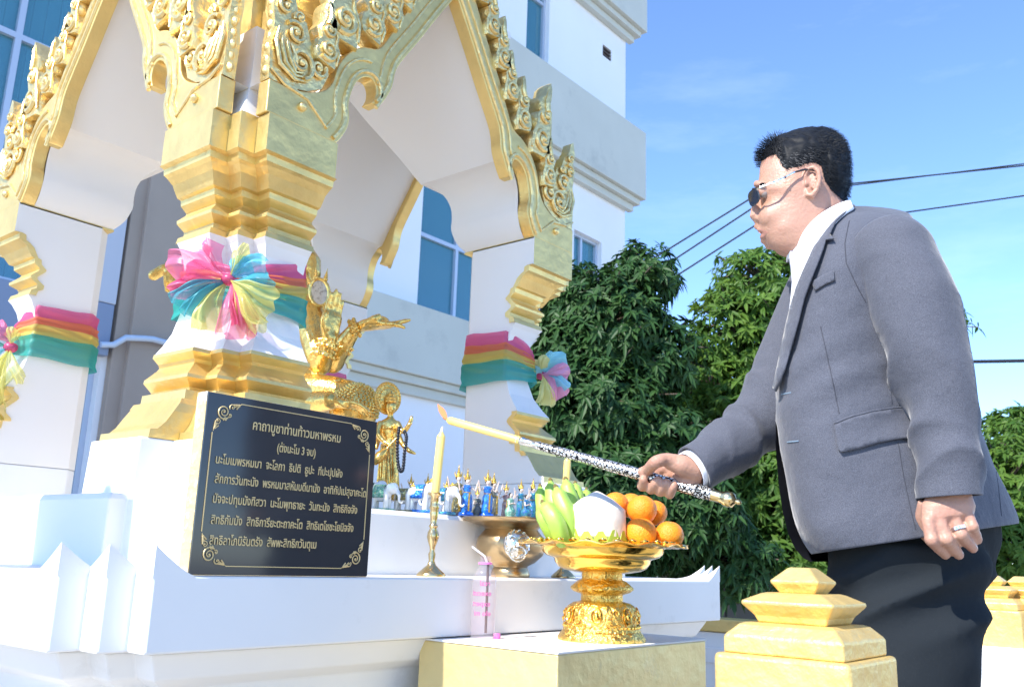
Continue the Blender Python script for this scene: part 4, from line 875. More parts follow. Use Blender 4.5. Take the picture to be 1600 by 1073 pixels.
def dancer(px, py, hpx, dress, base, label, d=0, armup=1, crown=True, hair=False, turn=0, kneel=False):
    """px,py foot position; hpx height in photo pixels"""
    D = V((1.7, 1.64, 0)).dot(FH) + d + (px-700)*.0008; c = P(px, py, D); c.z = ZT + .001; h = hpx * D / 1434 * .98
    t = thing('dancer_figurine', label, 'figurine', c, 'small painted dancer figurines on the shelf')
    u = lambda x, y, z: c + Matrix.Rotation(turn, 3, 'Z') @ (rt*x*h - FH*y*h) + V((0,0,z*h))
    def ring(z, rx, ry, cx=0, n=14): return [u(cx + math.cos(2*PI*k/n)*rx, math.sin(2*PI*k/n)*ry, z) for k in range(n)]
    MB().rings([ring(0,.17,.15), ring(.03,.18,.16), ring(.05,.16,.14), ring(.075,.16,.14)]).build('base', base, t, smooth=True, angle=50)
    b = MB()
    if kneel:
        b.rings([ring(.075,.14,.12), ring(.14,.18,.15), ring(.24,.17,.14), ring(.33,.09,.08), ring(.44,.12,.08), ring(.54,.13,.08), ring(.58,.04,.04)]); zs, zh = .55, .66
    else:
        b.rings([ring(.07,.10,.09), ring(.12,.13,.11), ring(.30,.115,.10,.01), ring(.42,.12,.10,.012), ring(.50,.075,.065,.01), ring(.56,.085,.065), ring(.63,.11,.07), ring(.67,.04,.04)]); zs, zh = .64, .75
    b.build('dress', dress, t, smooth=True)
    if not kneel:
        s = MB(); s.rings([[u(x*.9+.01, .105, z), u(x+.01, .118, z), u(x+.05, .118, z), u(x+.05, .105, z)] for x, z in ((-.03,.10),(-.03,.30),(-.02,.50))]); s.tube([u(math.cos(k*PI/8)*.082+.01, math.sin(k*PI/8)*.072, .50) for k in range(17)], .010*h, 6)
        s.build('gold_sash', CRN, t, smooth=True)
    hd = MB(); hd.ball(u(.01,.01,zh), (.052*h,.055*h,.062*h), 12, 8); hd.tube([u(0,0,zs), u(.005,.005,zh)], .022*h, 8); hd.ball(u(.012,.062,zh-.005), .010*h, 6, 4)
    for sg in (-1, 1):
        if armup: hd.tube([u(sg*.09,0,zs-.02), u(sg*.19,.03,zs-.09), u(sg*(.24 if armup > 0 else .16),.06,zs+.10*armup)], [.026*h,.022*h,.015*h], 8); hd.ball(u(sg*(.25 if armup > 0 else .16),.06,zs+.12*armup), (.018*h,.012*h,.026*h), 6, 5)
        else: hd.tube([u(sg*.09,0,zs-.02), u(sg*.14,.06,zs-.16), u(sg*.03,.13,zs-.12)], [.026*h,.022*h,.016*h], 8)
    hd.build('head_and_arms', SKN, t, smooth=True)
    fc = MB()
    for sg in (-1, 1): fc.ball(u(.012+sg*.020,.060,zh+.010), .0065*h, 5, 4)
    fc.ball(u(.012,.062,zh-.028), (.008*h,.004*h,.004*h), 5, 4); fc.build('painted_face', BLK, t)
    if hair or crown: MB().ball(u(.0,-.014,zh+.018), (.058*h,.056*h,.056*h), 10, 6).build('hair', BLK, t, smooth=True)
    if crown:
        k = MB(); k.lathe([(.058*h,0),(.060*h,.02*h),(.044*h,.04*h),(.048*h,.055*h),(.030*h,.085*h),(.034*h,.10*h),(.018*h,.14*h),(.020*h,.15*h),(.006*h,.21*h),(.001,.25*h)], u(.005,-.002,zh+.03), 14); 
        for sg in (-1, 1): k.tube([u(sg*.055,.0,zh+.04), u(sg*.075,-.01,zh+.10), u(sg*.065,-.01,zh+.15)], [.014*h,.012*h,.003*h], 6)
        k.build('crown', CRN, t, smooth=True, angle=60)
    return t
D_ = [
 (577,768,56,WPO,GNM,'white figurine with pink face partly hidden behind the right edge of the plaque',.02,1,1,0,.3,0),
 (641,772,62,OLV,PDB,'olive figurine with paired pointed crowns behind the white elephants',.10,1,1,0,.2,0),
 (667,775,64,MAU,PDB,'mauve figurine with gold crown behind the blue-blanketed elephant',.09,1,1,0,-.2,0),
 (697,776,58,WPO,PDB,'pale figurine with brown hair and gold crown just right of the candle',.08,1,1,0,.3,0),
 (714,797,78,OLV,MAU,'tall olive and gold mosaic dancer just left of the first blue dancer',.03,1,1,0,.4,0),
 (728,803,72,BLU,PDB,'blue dressed dancer with arms raised, left one of the two blue dancers',-.03,1,1,0,.5,0),
 (745,800,50,GRY,GRY,'small dark seated figurine with black hair between the two blue dancers',.0,0,1,0,.4,1),
 (760,805,72,BLU,PDB,'blue dressed dancer at the right, gold sash, lit white pillar behind',-.02,1,1,0,.5,0),
 (770,800,70,GRY,GRY,'grey green dancer stretching one arm behind the right blue dancer',.05,1,1,0,.9,0),
 (797,805,54,GNM,GNM,'green glittering kneeling figurine with bare shoulder and black hair',-.03,0,0,1,.9,1),
 (813,804,62,TLM,TLM,'teal mosaic dancer with grey crown behind the kneeling green figurine',.05,1,1,0,.6,0),
 (790,803,58,MAU,GNM,'dull mauve crowned dancer at the back left of the kneeling pair',.07,1,1,0,.2,0),
 (822,807,52,TLM,CRN,'teal glittering kneeling figurine with black hair beside the bananas',-.03,0,0,1,.9,1),
 (832,806,64,TLM,TLM,'teal dancer raising a hand high at the right end of the row',.05,1,1,0,.9,0),
 (845,808,36,TLM,CRN,'tiny teal and gold figurine peeping out beside the green bananas',-.02,0,1,0,.9,1)]
for q_ in D_: dancer(q_[0], q_[1], q_[2], q_[3], q_[4], q_[5], *q_[6:])
def elephant(px, py, hpx, blanket, label, d=0, turn=0):
    D = V((1.7, 1.64, 0)).dot(FH) + d + (px-700)*.0008; c = P(px, py, D); c.z = ZT + .001; h = hpx * D / 1434
    t = thing('elephant_figurine', label, 'figurine', c, 'white elephant figurines on the shelf')
    u = lambda x, y, z: c + Matrix.Rotation(turn, 3, 'Z') @ (rt*x*h - FH*y*h) + V((0,0,z*h))
    MB().rings([[u(math.cos(2*PI*k/20)*r*1.25, math.sin(2*PI*k/20)*r, z) for k in range(20)] for r, z in ((.33,0),(.35,.04),(.32,.09))]).build('base', blanket, t, smooth=True, angle=50)
    b = MB(); R3 = Matrix.Rotation(turn, 3, 'Z') @ Matrix((rt, -FH, V((0,0,1)))).transposed()
    b.ball(u(-.08,0,.58), (.36*h,.24*h,.27*h), 16, 12, rot=R3)
    for x, y in ((.14,.13),(.14,-.13),(-.30,.13),(-.30,-.13)): b.tube([u(x,y,.07), u(x,y,.12), u(x,y,.35), u(x*.9,y*.8,.55)], [.10*h,.088*h,.092*h,.10*h], 12)
    b.ball(u(.33,.02,.76), (.19*h,.17*h,.20*h), 14, 10, rot=R3); b.ball(u(.30,.02,.92), (.10*h,.10*h,.06*h), 10, 6)
    limb(b, [u(.44,.03,.72), u(.56,.05,.56), u(.58,.06,.36), u(.66,.06,.28), u(.73,.06,.34)], [.085*h,.06*h,.045*h,.035*h,.028*h], 10)
    for sg in (-1, 1): b.ball(u(.22,.17*sg,.76), (.11*h,.03*h,.15*h), 10, 8, rot=R3); b.tube([u(.46,.09*sg,.60), u(.56,.12*sg,.54), u(.62,.13*sg,.58)], [.025*h,.018*h,.006*h], 8)
    b.tube([u(-.42,0,.62), u(-.48,0,.45), u(-.46,0,.30)], [.025*h,.02*h,.015*h], 6)
    remesh(b, 'body', WPO, t, .028*h, 2)
    bl = MB(); 
    bl.rings([[u(-.10 + x, math.sin(a)*(.262), .58 + math.cos(a)*(.29) - (.05 if abs(a) > 1.7 else 0)) for a in [(-1.9 + 3.8*k/14) for k in range(15)]] for x in (-.20,-.18,0,.17,.19)], closed=False)
    bo = bl.build('blanket', blanket, t, smooth=True); sm = bo.modifiers.new('thick', 'SOLIDIFY'); sm.thickness = .02*h; sm.offset = 1
    e = MB(); 
    for sg in (-1, 1): e.ball(u(.47,.10*sg,.80), .016*h, 6, 5)
    e.build('painted_eye', BLK, t)
    g3 = MB(); g3.tube([u(-.10+x, math.sin(a)*.275, .575+math.cos(a)*.30) for x, a in [(-.10,-1.9+.38*k) for k in range(11)]], .012*h, 5); g3.lathe([(.12*h,0),(.11*h,.03*h),(.05*h,.05*h),(.04*h,.09*h),(.001,.12*h)], u(.28,.02,.95), 10); g3.build('gold_trim', CRN, t, smooth=True)
for q_ in [(600,768,46,GNM,'white elephant figurine on a green base nearest the plaque',-.02,-.25),(580,768,50,GNM,'white elephant figurine mostly hidden behind the plaque edge',.03,-.2),(634,773,42,OLV,'smaller white elephant figurine between green base one and blue blanket one',-.01,-.25),(660,775,50,BLU,'white elephant figurine with blue blanket on a bright blue base left of the candle',-.03,-.25),(694,778,46,TLM,'white elephant figurine right behind the standing yellow candle',-.02,-.25)]: elephant(*q_)

# ================================================================ lighter wand in the hand, flame
RD0, RD1 = 2.085, 1.80
wv = thing('candle_wand', 'long black and silver patterned rod holding a lit yellow candle, gripped by the man', 'lighting wand', P(1050,752,1.83))
ra, rb = P(1132,778,RD1), P(806,686,2.015); rd = (ra-rb).normalized(); RL = (ra-rb).length
q = rd.to_track_quat('Z','Y').to_matrix()
NIE = bpy.data.materials.new('niello_silver'); NIE.use_nodes = True; t = NIE.node_tree; b_ = t.nodes['Principled BSDF']; b_.inputs['Roughness'].default_value = .25; b_.inputs['Metallic'].default_value = .8
tc_n = t.nodes.new('ShaderNodeTexCoord'); vo = t.nodes.new('ShaderNodeTexVoronoi'); vo.feature = 'DISTANCE_TO_EDGE'; vo.inputs['Scale'].default_value = 130; cr = t.nodes.new('ShaderNodeValToRGB'); cr.color_ramp.elements[0].position = .06; cr.color_ramp.elements[0].color = (.012,.012,.014,1); cr.color_ramp.elements[1].position = .17; cr.color_ramp.elements[1].color = (.80,.78,.74,1)
t.links.new(tc_n.outputs['Object'], vo.inputs['Vector']); t.links.new(vo.outputs['Distance'], cr.inputs[0]); t.links.new(cr.outputs[0], b_.inputs['Base Color'])
bpn = t.nodes.new('ShaderNodeBump'); bpn.inputs['Strength'].default_value = .6; bpn.inputs['Distance'].default_value = .001; t.links.new(cr.outputs[0], bpn.inputs['Height']); t.links.new(bpn.outputs[0], b_.inputs['Normal'])
SIL = mat('polished_silver', (.80,.77,.70), .18, 1, bump=.4, bscale=120); SGD = mat('pale_gold_metal', (.85,.66,.34), .18, 1)
MB().lathe([(.001,.06),(.0088,.06),(.0105,.12),(.0115,RL*.5),(.0118,RL-.06),(.001,RL-.06)], rb, 28, axis=rd).build('shaft', NIE, wv, smooth=True, angle=60)
MB().lathe([(.001,0),(.0082,0),(.0086,.004),(.0078,.006),(.0078,.012),(.0092,.014),(.0092,.019),(.0080,.021),(.0080,.050),(.0094,.053),(.0094,.060),(.001,.061)], rb, 24, axis=rd).build('silver_socket', SIL, wv, smooth=True, angle=50)
rg = MB()
for k in range(22):
    a = 2*PI*k/22
    rg.tube([rb + q @ V((math.cos(a)*.0121, math.sin(a)*.0121, RL-.058)), rb + q @ V((math.cos(a)*.0121, math.sin(a)*.0121, RL-.038))], .0011, 5)
rg.lathe([(.001,RL-.060),(.0125,RL-.060),(.0122,RL-.057),(.0115,RL-.055),(.0115,RL-.040),(.0128,RL-.037),(.0118,RL-.034),(.0128,RL-.031),(.0118,RL-.028),(.0128,RL-.025),(.001,RL-.024)], rb, 28, axis=rd); rg.build('ribbed_collar', NIE, wv, smooth=True, angle=50)
MB().lathe([(.001,RL-.025),(.0118,RL-.025),(.0112,RL-.010),(.0120,RL-.004),(.0150,RL+.002),(.0155,RL+.010),(.0130,RL+.018),(.006,RL+.022),(.0045,RL+.025),(.0055,RL+.028),(.003,RL+.033),(.001,RL+.034)], rb, 28, axis=rd).build('end_knob', SGD, wv, smooth=True, angle=60)
wc = thing('lit_candle', 'slim yellow candle fixed in the tip of the patterned rod, flame at its end', 'candle', rb)
ca = P(700,656,2.085); cdv = (ca - rb).normalized(); cl = (ca-rb).length
MB().lathe([(.001,-.01),(.0086,-.01),(.0088,cl*.5),(.0088,cl-.006),(.0060,cl),(.003,cl+.003),(.001,cl+.003)], rb, 20, axis=cdv).build('wax', WAX, wc, smooth=True, angle=60)
MB().tube([ca + cdv*.000, ca + cdv*.010, ca + cdv*.014 + up*.002], [.0014,.0016,.0008], 6).build('wick', WICK, wc)
fl = bpy.data.materials.new('flame'); fl.use_nodes = True; t = fl.node_tree; t.nodes.clear(); em_ = t.nodes.new('ShaderNodeEmission'); em_.inputs[0].default_value = (1,.30,.12,1); em_.inputs[1].default_value = .85; tp = t.nodes.new('ShaderNodeBsdfTransparent'); mx = t.nodes.new('ShaderNodeMixShader'); lw = t.nodes.new('ShaderNodeLayerWeight'); lw.inputs[0].default_value = .3; mr = t.nodes.new('ShaderNodeMapRange'); mr.inputs[3].default_value = .25; mr.inputs[4].default_value = .75; o_ = t.nodes.new('ShaderNodeOutputMaterial')
t.links.new(lw.outputs[1], mr.inputs[0]); t.links.new(mr.outputs[0], mx.inputs[0]); t.links.new(em_.outputs[0], mx.inputs[1]); t.links.new(tp.outputs[0], mx.inputs[2]); t.links.new(mx.outputs[0], o_.inputs[0])
f0 = P(697,655,2.08); MB().tube(catmull([f0, P(693,646,2.08), P(688,638,2.08), P(684,631,2.08)], 4), [.002,.004,.0055,.0065,.007,.0072,.007,.0065,.0055,.0042,.003,.0016,.0005][:13], 10).build('flame', fl, wc, smooth=True)

# ================================================================ gold capped boundary posts
PGD = mat('post_gold_paint', (.78,.55,.20), .46, .5, bump=2.4, bscale=22, var=.05, vscale=8)
PWH = mat('post_white_paint', (.80,.79,.77), .55, bump=.4, bscale=10)
def post(x, y, s, label, zb=0):
    t = thing('boundary_post', label, 'post', (x, y, zb), 'gold capped boundary posts')
    def sq(h, z, r=.0): return [(x+a*h, y+b*h, z) for a, b in ((-1,-1),(1,-1),(1,1),(-1,1))]
    zt = .884
    L_ = lambda prs: [sq(h*s, zt - dz*s) for h, dz in prs]
    MB().rings(L_([(.09,.42),(.09,.112)])).build('cap_slab', PGD, t, bevel=.006*s, bseg=3)
    MB().rings(L_([(.080,.1118),(.080,.090),(.078,.088),(.066,.076),(.058,.073)])).build('cap_step', PGD, t, bevel=.004*s, bseg=3)
    MB().rings(L_([(.046,.0732),(.050,.064),(.064,.048),(.062,.045),(.044,.036),(.036,.034)])).build('cap_step', PGD, t, bevel=.003*s, bseg=3)
    MB().rings(L_([(.024,.0345),(.034,.020),(.033,.018),(.016,.002),(.012,.0),(.009,.0012)])).build('finial', PGD, t, bevel=.003*s, bseg=3)
    MB().rings([sq(.084*s, zt-.42*s), sq(.084*s, zb)]).build('shaft', PWH, t)
    return t
post(1.247, .501, 1, 'large blurred gold stepped post cap in the foreground below the man')
# invented column out of view at the left, added to cast shade on the steps
tp_ = thing('added_shade_column', 'unseen white column with stepped gold cap, added to shade the shrine steps', 'column', (-.25, 1.93, 0))
def sq_(h, z, x=-.25, y=1.93): return [(x+a*h, y+b*h, z) for a, b in ((-1,-1),(1,-1),(1,1),(-1,1))]
MB().rings([sq_(.115, 0), sq_(.115, 1.955)]).build('shaft', PWH, tp_, bevel=.004)
MB().rings([sq_(.16, 1.956), sq_(.16, 2.00), sq_(.12, 2.03), sq_(.125, 2.05), sq_(.08, 2.09), sq_(.03, 2.15), sq_(.012, 2.20)]).build('cap', PGD, tp_, bevel=.004)
fx = P(1557, 945, 3.25)
post(fx.x, fx.y, 1.0, 'small distant gold stepped post cap just right of the dark trousers')
fx2 = P(1597, 950, 3.3); post(fx2.x, fx2.y, 1.0, 'distant gold stepped post cap cut by the right picture edge')
fx3 = P(1530, 948, 3.5); post(fx3.x, fx3.y, .95, 'distant gold stepped post cap half hidden by the dark trousers')
# boundary wall with gold rail on the far side
bw = thing('boundary_wall', 'low white wall with gold rail behind the right end of the ledge', 'wall', (3.65, 3.0, 0))
MB().box((3.60, 1.0, 0), (3.72, 6.0, .62)).build('wall_body', PWH, bw)
MB().box((3.585, 1.0, .623), (3.735, 6.0, .675)).build('gold_rail', PGD, bw, bevel=.006)
MB().box((3.592, 1.0, .50), (3.5995, 6.0, .56)).build('moulding', PWH, bw, bevel=.002)
w0 = P(1500, 1000, 3.05); w1 = P(1640, 1000, 3.1)
bk = thing('pier_block', 'bright white masonry block under the distant gold post caps', 'wall', (w0.x, w0.y, 0))
a_ = (V((w1.x,w1.y,0)) - V((w0.x,w0.y,0))); nb = V((a_.y, -a_.x, 0)).normalized()*-.3
MB().rings([[V((w0.x,w0.y,z)), V((w1.x,w1.y,z)), V((w1.x,w1.y,z))+nb, V((w0.x,w0.y,z))+nb] for z in (0, .655)]).build('block', PWH, bk, bevel=.005)

# ================================================================ trees
def leaf_material(nm, c0, c1, tr_=.25):
    m = bpy.data.materials.new(nm); m.use_nodes = True; t = m.node_tree; _leaf_nodes(t, c0, c1, tr_); return m
def _leaf_nodes(t, c0, c1, tr_):
    b_ = t.nodes['Principled BSDF']; b_.inputs['Roughness'].default_value = .50; b_.inputs['Specular IOR Level'].default_value = .25
    oi = t.nodes.new('ShaderNodeTexCoord'); nz = t.nodes.new('ShaderNodeTexNoise'); nz.inputs['Scale'].default_value = 3.5; nz.inputs['Detail'].default_value = 3; t.links.new(oi.outputs['Object'], nz.inputs[0])
    ge = t.nodes.new('ShaderNodeNewGeometry'); cr = t.nodes.new('ShaderNodeValToRGB'); cr.color_ramp.elements[0].position = .0; cr.color_ramp.elements[0].color = (*c0,1); cr.color_ramp.elements[1].position = 1; cr.color_ramp.elements[1].color = (*c1,1)
    ad = t.nodes.new('ShaderNodeMath'); ad.operation = 'MULTIPLY_ADD'; ad.inputs[1].default_value = .55; t.links.new(ge.outputs['Random Per Island'], ad.inputs[0]); mr = t.nodes.new('ShaderNodeMapRange'); mr.inputs[1].default_value = .35; mr.inputs[2].default_value = .68; mr.inputs[4].default_value = .5; t.links.new(nz.outputs[0], mr.inputs[0]); t.links.new(mr.outputs[0], ad.inputs[2])
    t.links.new(ad.outputs[0], cr.inputs[0]); t.links.new(cr.outputs[0], b_.inputs['Base Color'])
    tl = t.nodes.new('ShaderNodeBsdfTranslucent'); hs = t.nodes.new('ShaderNodeHueSaturation'); hs.inputs['Value'].default_value = 1.6; hs.inputs['Hue'].default_value = .48; t.links.new(cr.outputs[0], hs.inputs['Color']); t.links.new(hs.outputs[0], tl.inputs[0]); mx = t.nodes.new('ShaderNodeMixShader'); mx.inputs[0].default_value = tr_
    o_ = t.nodes['Material Output']; t.links.new(b_.outputs[0], mx.inputs[1]); t.links.new(tl.outputs[0], mx.inputs[2]); t.links.new(mx.outputs[0], o_.inputs[0])
LEAF = leaf_material('mango_leaf_shade_tone', (.012,.050,.016), (.046,.105,.024), .15)  # shade on the trees is put into this darker leaf colour
LEAF2 = leaf_material('mango_leaf_sun_tone', (.032,.100,.018), (.130,.230,.036), .38)  # same leaf with sunlight painted in as a brighter, yellower green
BARK = mat('tree_bark', (.11,.085,.065), .9, bump=2, bscale=30, var=.3, vscale=12)
def leaf_pts(p, d, n, L, W, droop):
    s = d.cross(n); s = s.normalized() if s.length > 1e-4 else V((1,0,0)); n2 = s.cross(d).normalized(); out = []
    for t, w in ((0,.12),(.3,.9),(.62,.85)):
        q = p + d*L*t - V((0,0,1))*droop*L*t*t; out += [q - s*W*w*.5 + n2*W*.10*w, q + s*W*w*.5 + n2*W*.10*w]
    out.append(p + d*L - V((0,0,1))*droop*L); mid = [p + d*L*.3 - V((0,0,1))*droop*L*.09 - n2*W*.06, p + d*L*.62 - V((0,0,1))*droop*L*.38 - n2*W*.06]
    return [out[0], out[2], out[4], out[6], out[5], out[3], out[1]] + mid
LF = [(0,1,7,6),(6,7,5),(1,2,8,7),(7,8,4,5),(2,3,8),(8,3,4)]
def tree(name, label, base, trunk_h, blobs, nclus, seed, leafL=.135, group=None, parts=230, shell=.55, cat='tree', leafm=None):
    r = random.Random(seed); base = V((base[0], base[1], 0)); leafm = leafm or LEAF
    root = thing(name, label, cat, base, group)
    tk = MB(); top = base + V((0,0,trunk_h)); tk.tube([base, base + V((.03,.02,trunk_h*.5)), top, top + V((.05,.0,trunk_h*.6))], [.09,.07,.06,.03], 9)
    cr_ = MB(); clusters = []; tot = sum(b[3]*b[4]*b[5] for b in blobs)
    for b in blobs:
        c = V(b[:3]); R = V(b[3:6]); k = int(nclus * (b[3]*b[4]*b[5])/tot)
        tk.tube([top - V((0,0,trunk_h*.2)), (top + c)/2 + V((r.uniform(-.1,.1), r.uniform(-.1,.1), 0)), c], [.04,.025,.010], 6)
        for _ in range(k):
            while True:
                v = V((r.gauss(0,1), r.gauss(0,1), r.gauss(0,1))).normalized()
                rad = shell + (1-shell)*r.random()**.6
                if r.random() < .80 + .9*noise.noise(v*2.3 + c): break
            rad *= 1 + .22*noise.noise(v*2.6 + c*1.3)
            clusters.append((c + V((v.x*R.x, v.y*R.y, v.z*R.z))*rad, v))
        for _ in range(24):
            v = V((r.gauss(0,1), r.gauss(0,1), r.gauss(0,.8)+.3)).normalized(); e = c + V((v.x*R.x, v.y*R.y, v.z*R.z))*r.uniform(.85,1.30)
            tk.tube([c, (c+e)/2 + V((0,0,.05)), e], [.012,.008,.004], 5); clusters += [(e, v), (e - (e-c)*.10 + V((r.uniform(-.04,.04), r.uniform(-.04,.04), r.uniform(-.04,.04))), v), (e - (e-c)*.2, v)]
    tk.build('trunk', BARK, root, smooth=True)
    near = sorted(range(len(clusters)), key=lambda i: (clusters[i][0] - CAMLOC).length - .8*clusters[i][1].dot(-FH))
    vis = set(near[:parts//9]) if parts else set(); proto = None
    if parts:
        pm = bpy.data.meshes.new('leaf'); pts = leaf_pts(V((0,0,0)), V((1,0,0)), V((0,0,1)), leafL, leafL*.25, .3); pm.from_pydata(pts, [], LF); pm.materials.append(leafm)
    cnt = 0
    for i, (p, v) in enumerate(clusters):
        ax = (v + V((0,0,.45)) + V((r.uniform(-.4,.4), r.uniform(-.4,.4), r.uniform(-.3,.3)))).normalized(); a1 = ax.orthogonal().normalized(); b1 = ax.cross(a1); n = r.randint(6, 9)
        for k in range(n):
            a = 2*PI*k/n + r.uniform(-.3,.3); d = (ax*r.uniform(-.3,.8) + a1*math.cos(a) + b1*math.sin(a) + V((r.uniform(-.35,.35), r.uniform(-.35,.35), r.uniform(-.5,.15)))).normalized(); L = leafL*r.uniform(.55,1.25)
            if i in vis and cnt < parts:
                o = bpy.data.objects.new('leaf', pm); COL.objects.link(o); o.parent = root; n_ = (ax - d*ax.dot(d)).normalized(); s_ = n_.cross(d)
                o.matrix_local = Matrix.Translation(p - base) @ Matrix((d, s_, n_)).transposed().to_4x4() @ Matrix.Scale(L/leafL, 4); cnt += 1
            else:
                cr_.add(leaf_pts(p, d, ax, L, L*r.uniform(.30,.40), r.uniform(.1,.55)), LF)
    o = bpy.data.objects.new('crown', bpy.data.meshes.new('crown')); o.data.from_pydata([q - base for q in cr_.v], [], cr_.f); o.data.materials.append(leafm); COL.objects.link(o); o.parent = root; o['kind'] = 'stuff'
    return root
def blob(px, py, D, rx, ry, rd_): # crown lobe seen at a column/row of the photo
    c = P(px, py, D); s = D/1434; return (c.x, c.y, c.z, rx*s, rx*s*.8 if rd_ is None else rd_, ry*s)
T1 = [blob(1000,440,6.6,52,60,.30), blob(945,510,6.5,80,90,.5), blob(890,470,6.6,40,50,.3), blob(1010,560,6.5,60,80,.4), blob(930,640,6.4,100,90,.5), blob(880,560,6.5,60,80,.4), blob(1020,690,6.4,80,70,.4), blob(950,760,6.3,110,80,.5), blob(1050,800,6.3,80,80,.5), blob(870,700,6.5,60,90,.4), blob(940,850,6.3,110,60,.4), blob(1120,870,6.5,70,60,.4)]
b1_ = P(960, 900, 6.6)
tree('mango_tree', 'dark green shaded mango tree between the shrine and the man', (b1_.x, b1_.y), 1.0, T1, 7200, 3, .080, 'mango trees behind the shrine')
T2 = [blob(1190,440,7.6,70,55,.45), blob(1150,520,7.5,70,70,.45), blob(1230,540,7.5,90,90,.5), blob(1110,600,7.5,50,60,.4), blob(1180,660,7.4,110,80,.5), blob(1240,770,7.3,120,90,.5), blob(1130,740,7.5,80,70,.5), blob(1270,860,7.2,110,60,.5), blob(1350,520,7.6,120,120,.6), blob(1410,520,7.4,85,90,.45), blob(1200,900,7.2,90,40,.4), blob(1350,750,7.6,110,130,.5)]
b2_ = P(1240, 900, 7.6)
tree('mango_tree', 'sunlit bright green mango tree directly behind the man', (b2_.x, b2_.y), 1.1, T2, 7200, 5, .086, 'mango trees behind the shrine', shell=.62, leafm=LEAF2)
T3 = [blob(1570,760,9.0,60,80,.5), blob(1600,720,9.2,50,50,.5), blob(1560,840,9.0,70,70,.5), blob(1600,880,9.0,60,50,.5), blob(1510,800,9.2,70,90,.4)]
b3_ = P(1570, 905, 9.1)
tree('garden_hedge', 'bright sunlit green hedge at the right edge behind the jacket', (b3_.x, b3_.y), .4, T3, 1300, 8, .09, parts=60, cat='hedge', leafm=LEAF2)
T4 = [blob(1592,665,13,28,30,.5), blob(1610,720,13,40,40,.5)]
b4_ = P(1600, 905, 13.2)
tree('slender_tree', 'small distant tree rising above the hedge at the right edge', (b4_.x, b4_.y), 1.3, T4, 420, 9, .13, parts=0, leafm=LEAF2)
# dark plantation behind, and the garden wall under the trees
T5 = [blob(950,800,8.3,160,120,.4), blob(1150,800,8.8,160,130,.4), blob(1060,650,8.6,90,70,.4), blob(1330,850,9.0,150,90,.4)]
b5_ = P(1100, 900, 8.7)
if b5_.y < 8.5: pass
tree('shrub_mass', 'dense dark shrubs filling the gap under the two mango trees', (b5_.x, b5_.y), .6, T5, 2200, 12, .15, parts=0, cat='shrubs')
g0, g1 = P(1040, 905, 8.2), P(1420, 905, 9.0)
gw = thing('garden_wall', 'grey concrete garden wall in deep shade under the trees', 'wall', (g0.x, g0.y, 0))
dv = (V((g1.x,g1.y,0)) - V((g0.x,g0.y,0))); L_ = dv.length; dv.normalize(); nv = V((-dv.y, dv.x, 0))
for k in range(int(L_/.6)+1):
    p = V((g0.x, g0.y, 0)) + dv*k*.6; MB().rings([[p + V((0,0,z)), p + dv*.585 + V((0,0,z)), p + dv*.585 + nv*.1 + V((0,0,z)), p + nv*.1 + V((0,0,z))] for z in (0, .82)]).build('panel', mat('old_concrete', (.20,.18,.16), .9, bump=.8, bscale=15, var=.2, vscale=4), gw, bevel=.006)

# ================================================================ overhead cables
CB = mat('black_cable', (.015,.015,.018), .6)
def cable(p0, p1, D, r, label, sag=0, grp='thin overhead cables in the sky'):
    a, b = P(*p0, D), P(*p1, D + .0); d = b - a; a2, b2 = a - d*.0, b + d*.0; pts = [a2.lerp(b2, k/24) - V((0,0,sag*4*(k/24)*(1-k/24))) for k in range(25)]
    m = (a+b)/2; t = MB(); t.tube(pts, r, 6); o = t.build('overhead_cable', CB, None, smooth=True); tag(o, label, 'cable', grp); return o
cable((930,460),(1290,238),16,.016,'upper cable of the three slanting up towards the man\'s glasses')
cable((930,487),(1290,250),16,.016,'middle cable of the three slanting up towards the man\'s nose')
cable((930,512),(1290,282),16,.016,'lowest cable of the three slanting up towards the man\'s mouth')
cable((1225,298),(1800,238),16,.015,'upper of two cables meeting behind the back of the head')
cable((1225,303),(1800,231),16,.012,'lower of two cables meeting behind the back of the head')
cable((1300,348),(1800,278),16,.015,'single cable running right from above the grey shoulder')
cable((1400,567),(1800,560),15,.030,'thick twisted cable crossing the sky right of the sleeve', grp='thick cables at right')
for i, (y, r) in enumerate(((659,.010),(667,.012),(676,.010),(681,.010),(694,.022),(703,.012))):
    cable((1400,y-1),(1800,y+4),15,r,['topmost','second from top','third from top','fourth from top','thicker fifth from top','bottom'][i] + ' of the low level cables at the right edge', grp='low cables at the right edge')
def topx(p):  # world point -> photo column,row
    q = p - CAMLOC; d = q.dot(FWD); return 800 + 1434*q.dot(RIGHT)/d, 536.5 + 1434*q.dot(DOWN)/d
# ================================================================ the man
man = thing('person', 'man in grey suit and sunglasses leaning forward, holding the patterned rod towards the candles', 'person', tuple(V((P(1400,900,1.75).x, P(1400,900,1.75).y, 0))))
SKIN = mat('skin', (.45,.25,.175), .44, sub=.12, bump=.35, bscale=160, var=.07, vscale=22, dirt=(.43,.19,.14), dscale=14, dlo=.50, dhi=.85)
CLOTH = bpy.data.materials.new('grey_wool_suiting'); CLOTH.use_nodes = True; t = CLOTH.node_tree; b_ = t.nodes['Principled BSDF']; b_.inputs['Roughness'].default_value = .85; b_.inputs['Specular IOR Level'].default_value = .25; b_.inputs['Sheen Weight'].default_value = .25; b_.inputs['Sheen Roughness'].default_value = .4
tcn = t.nodes.new('ShaderNodeTexCoord'); n1 = t.nodes.new('ShaderNodeTexNoise'); n1.inputs['Scale'].default_value = 700; n1.inputs['Detail'].default_value = 2; n2 = t.nodes.new('ShaderNodeTexNoise'); n2.inputs['Scale'].default_value = 9; n2.inputs['Detail'].default_value = 4
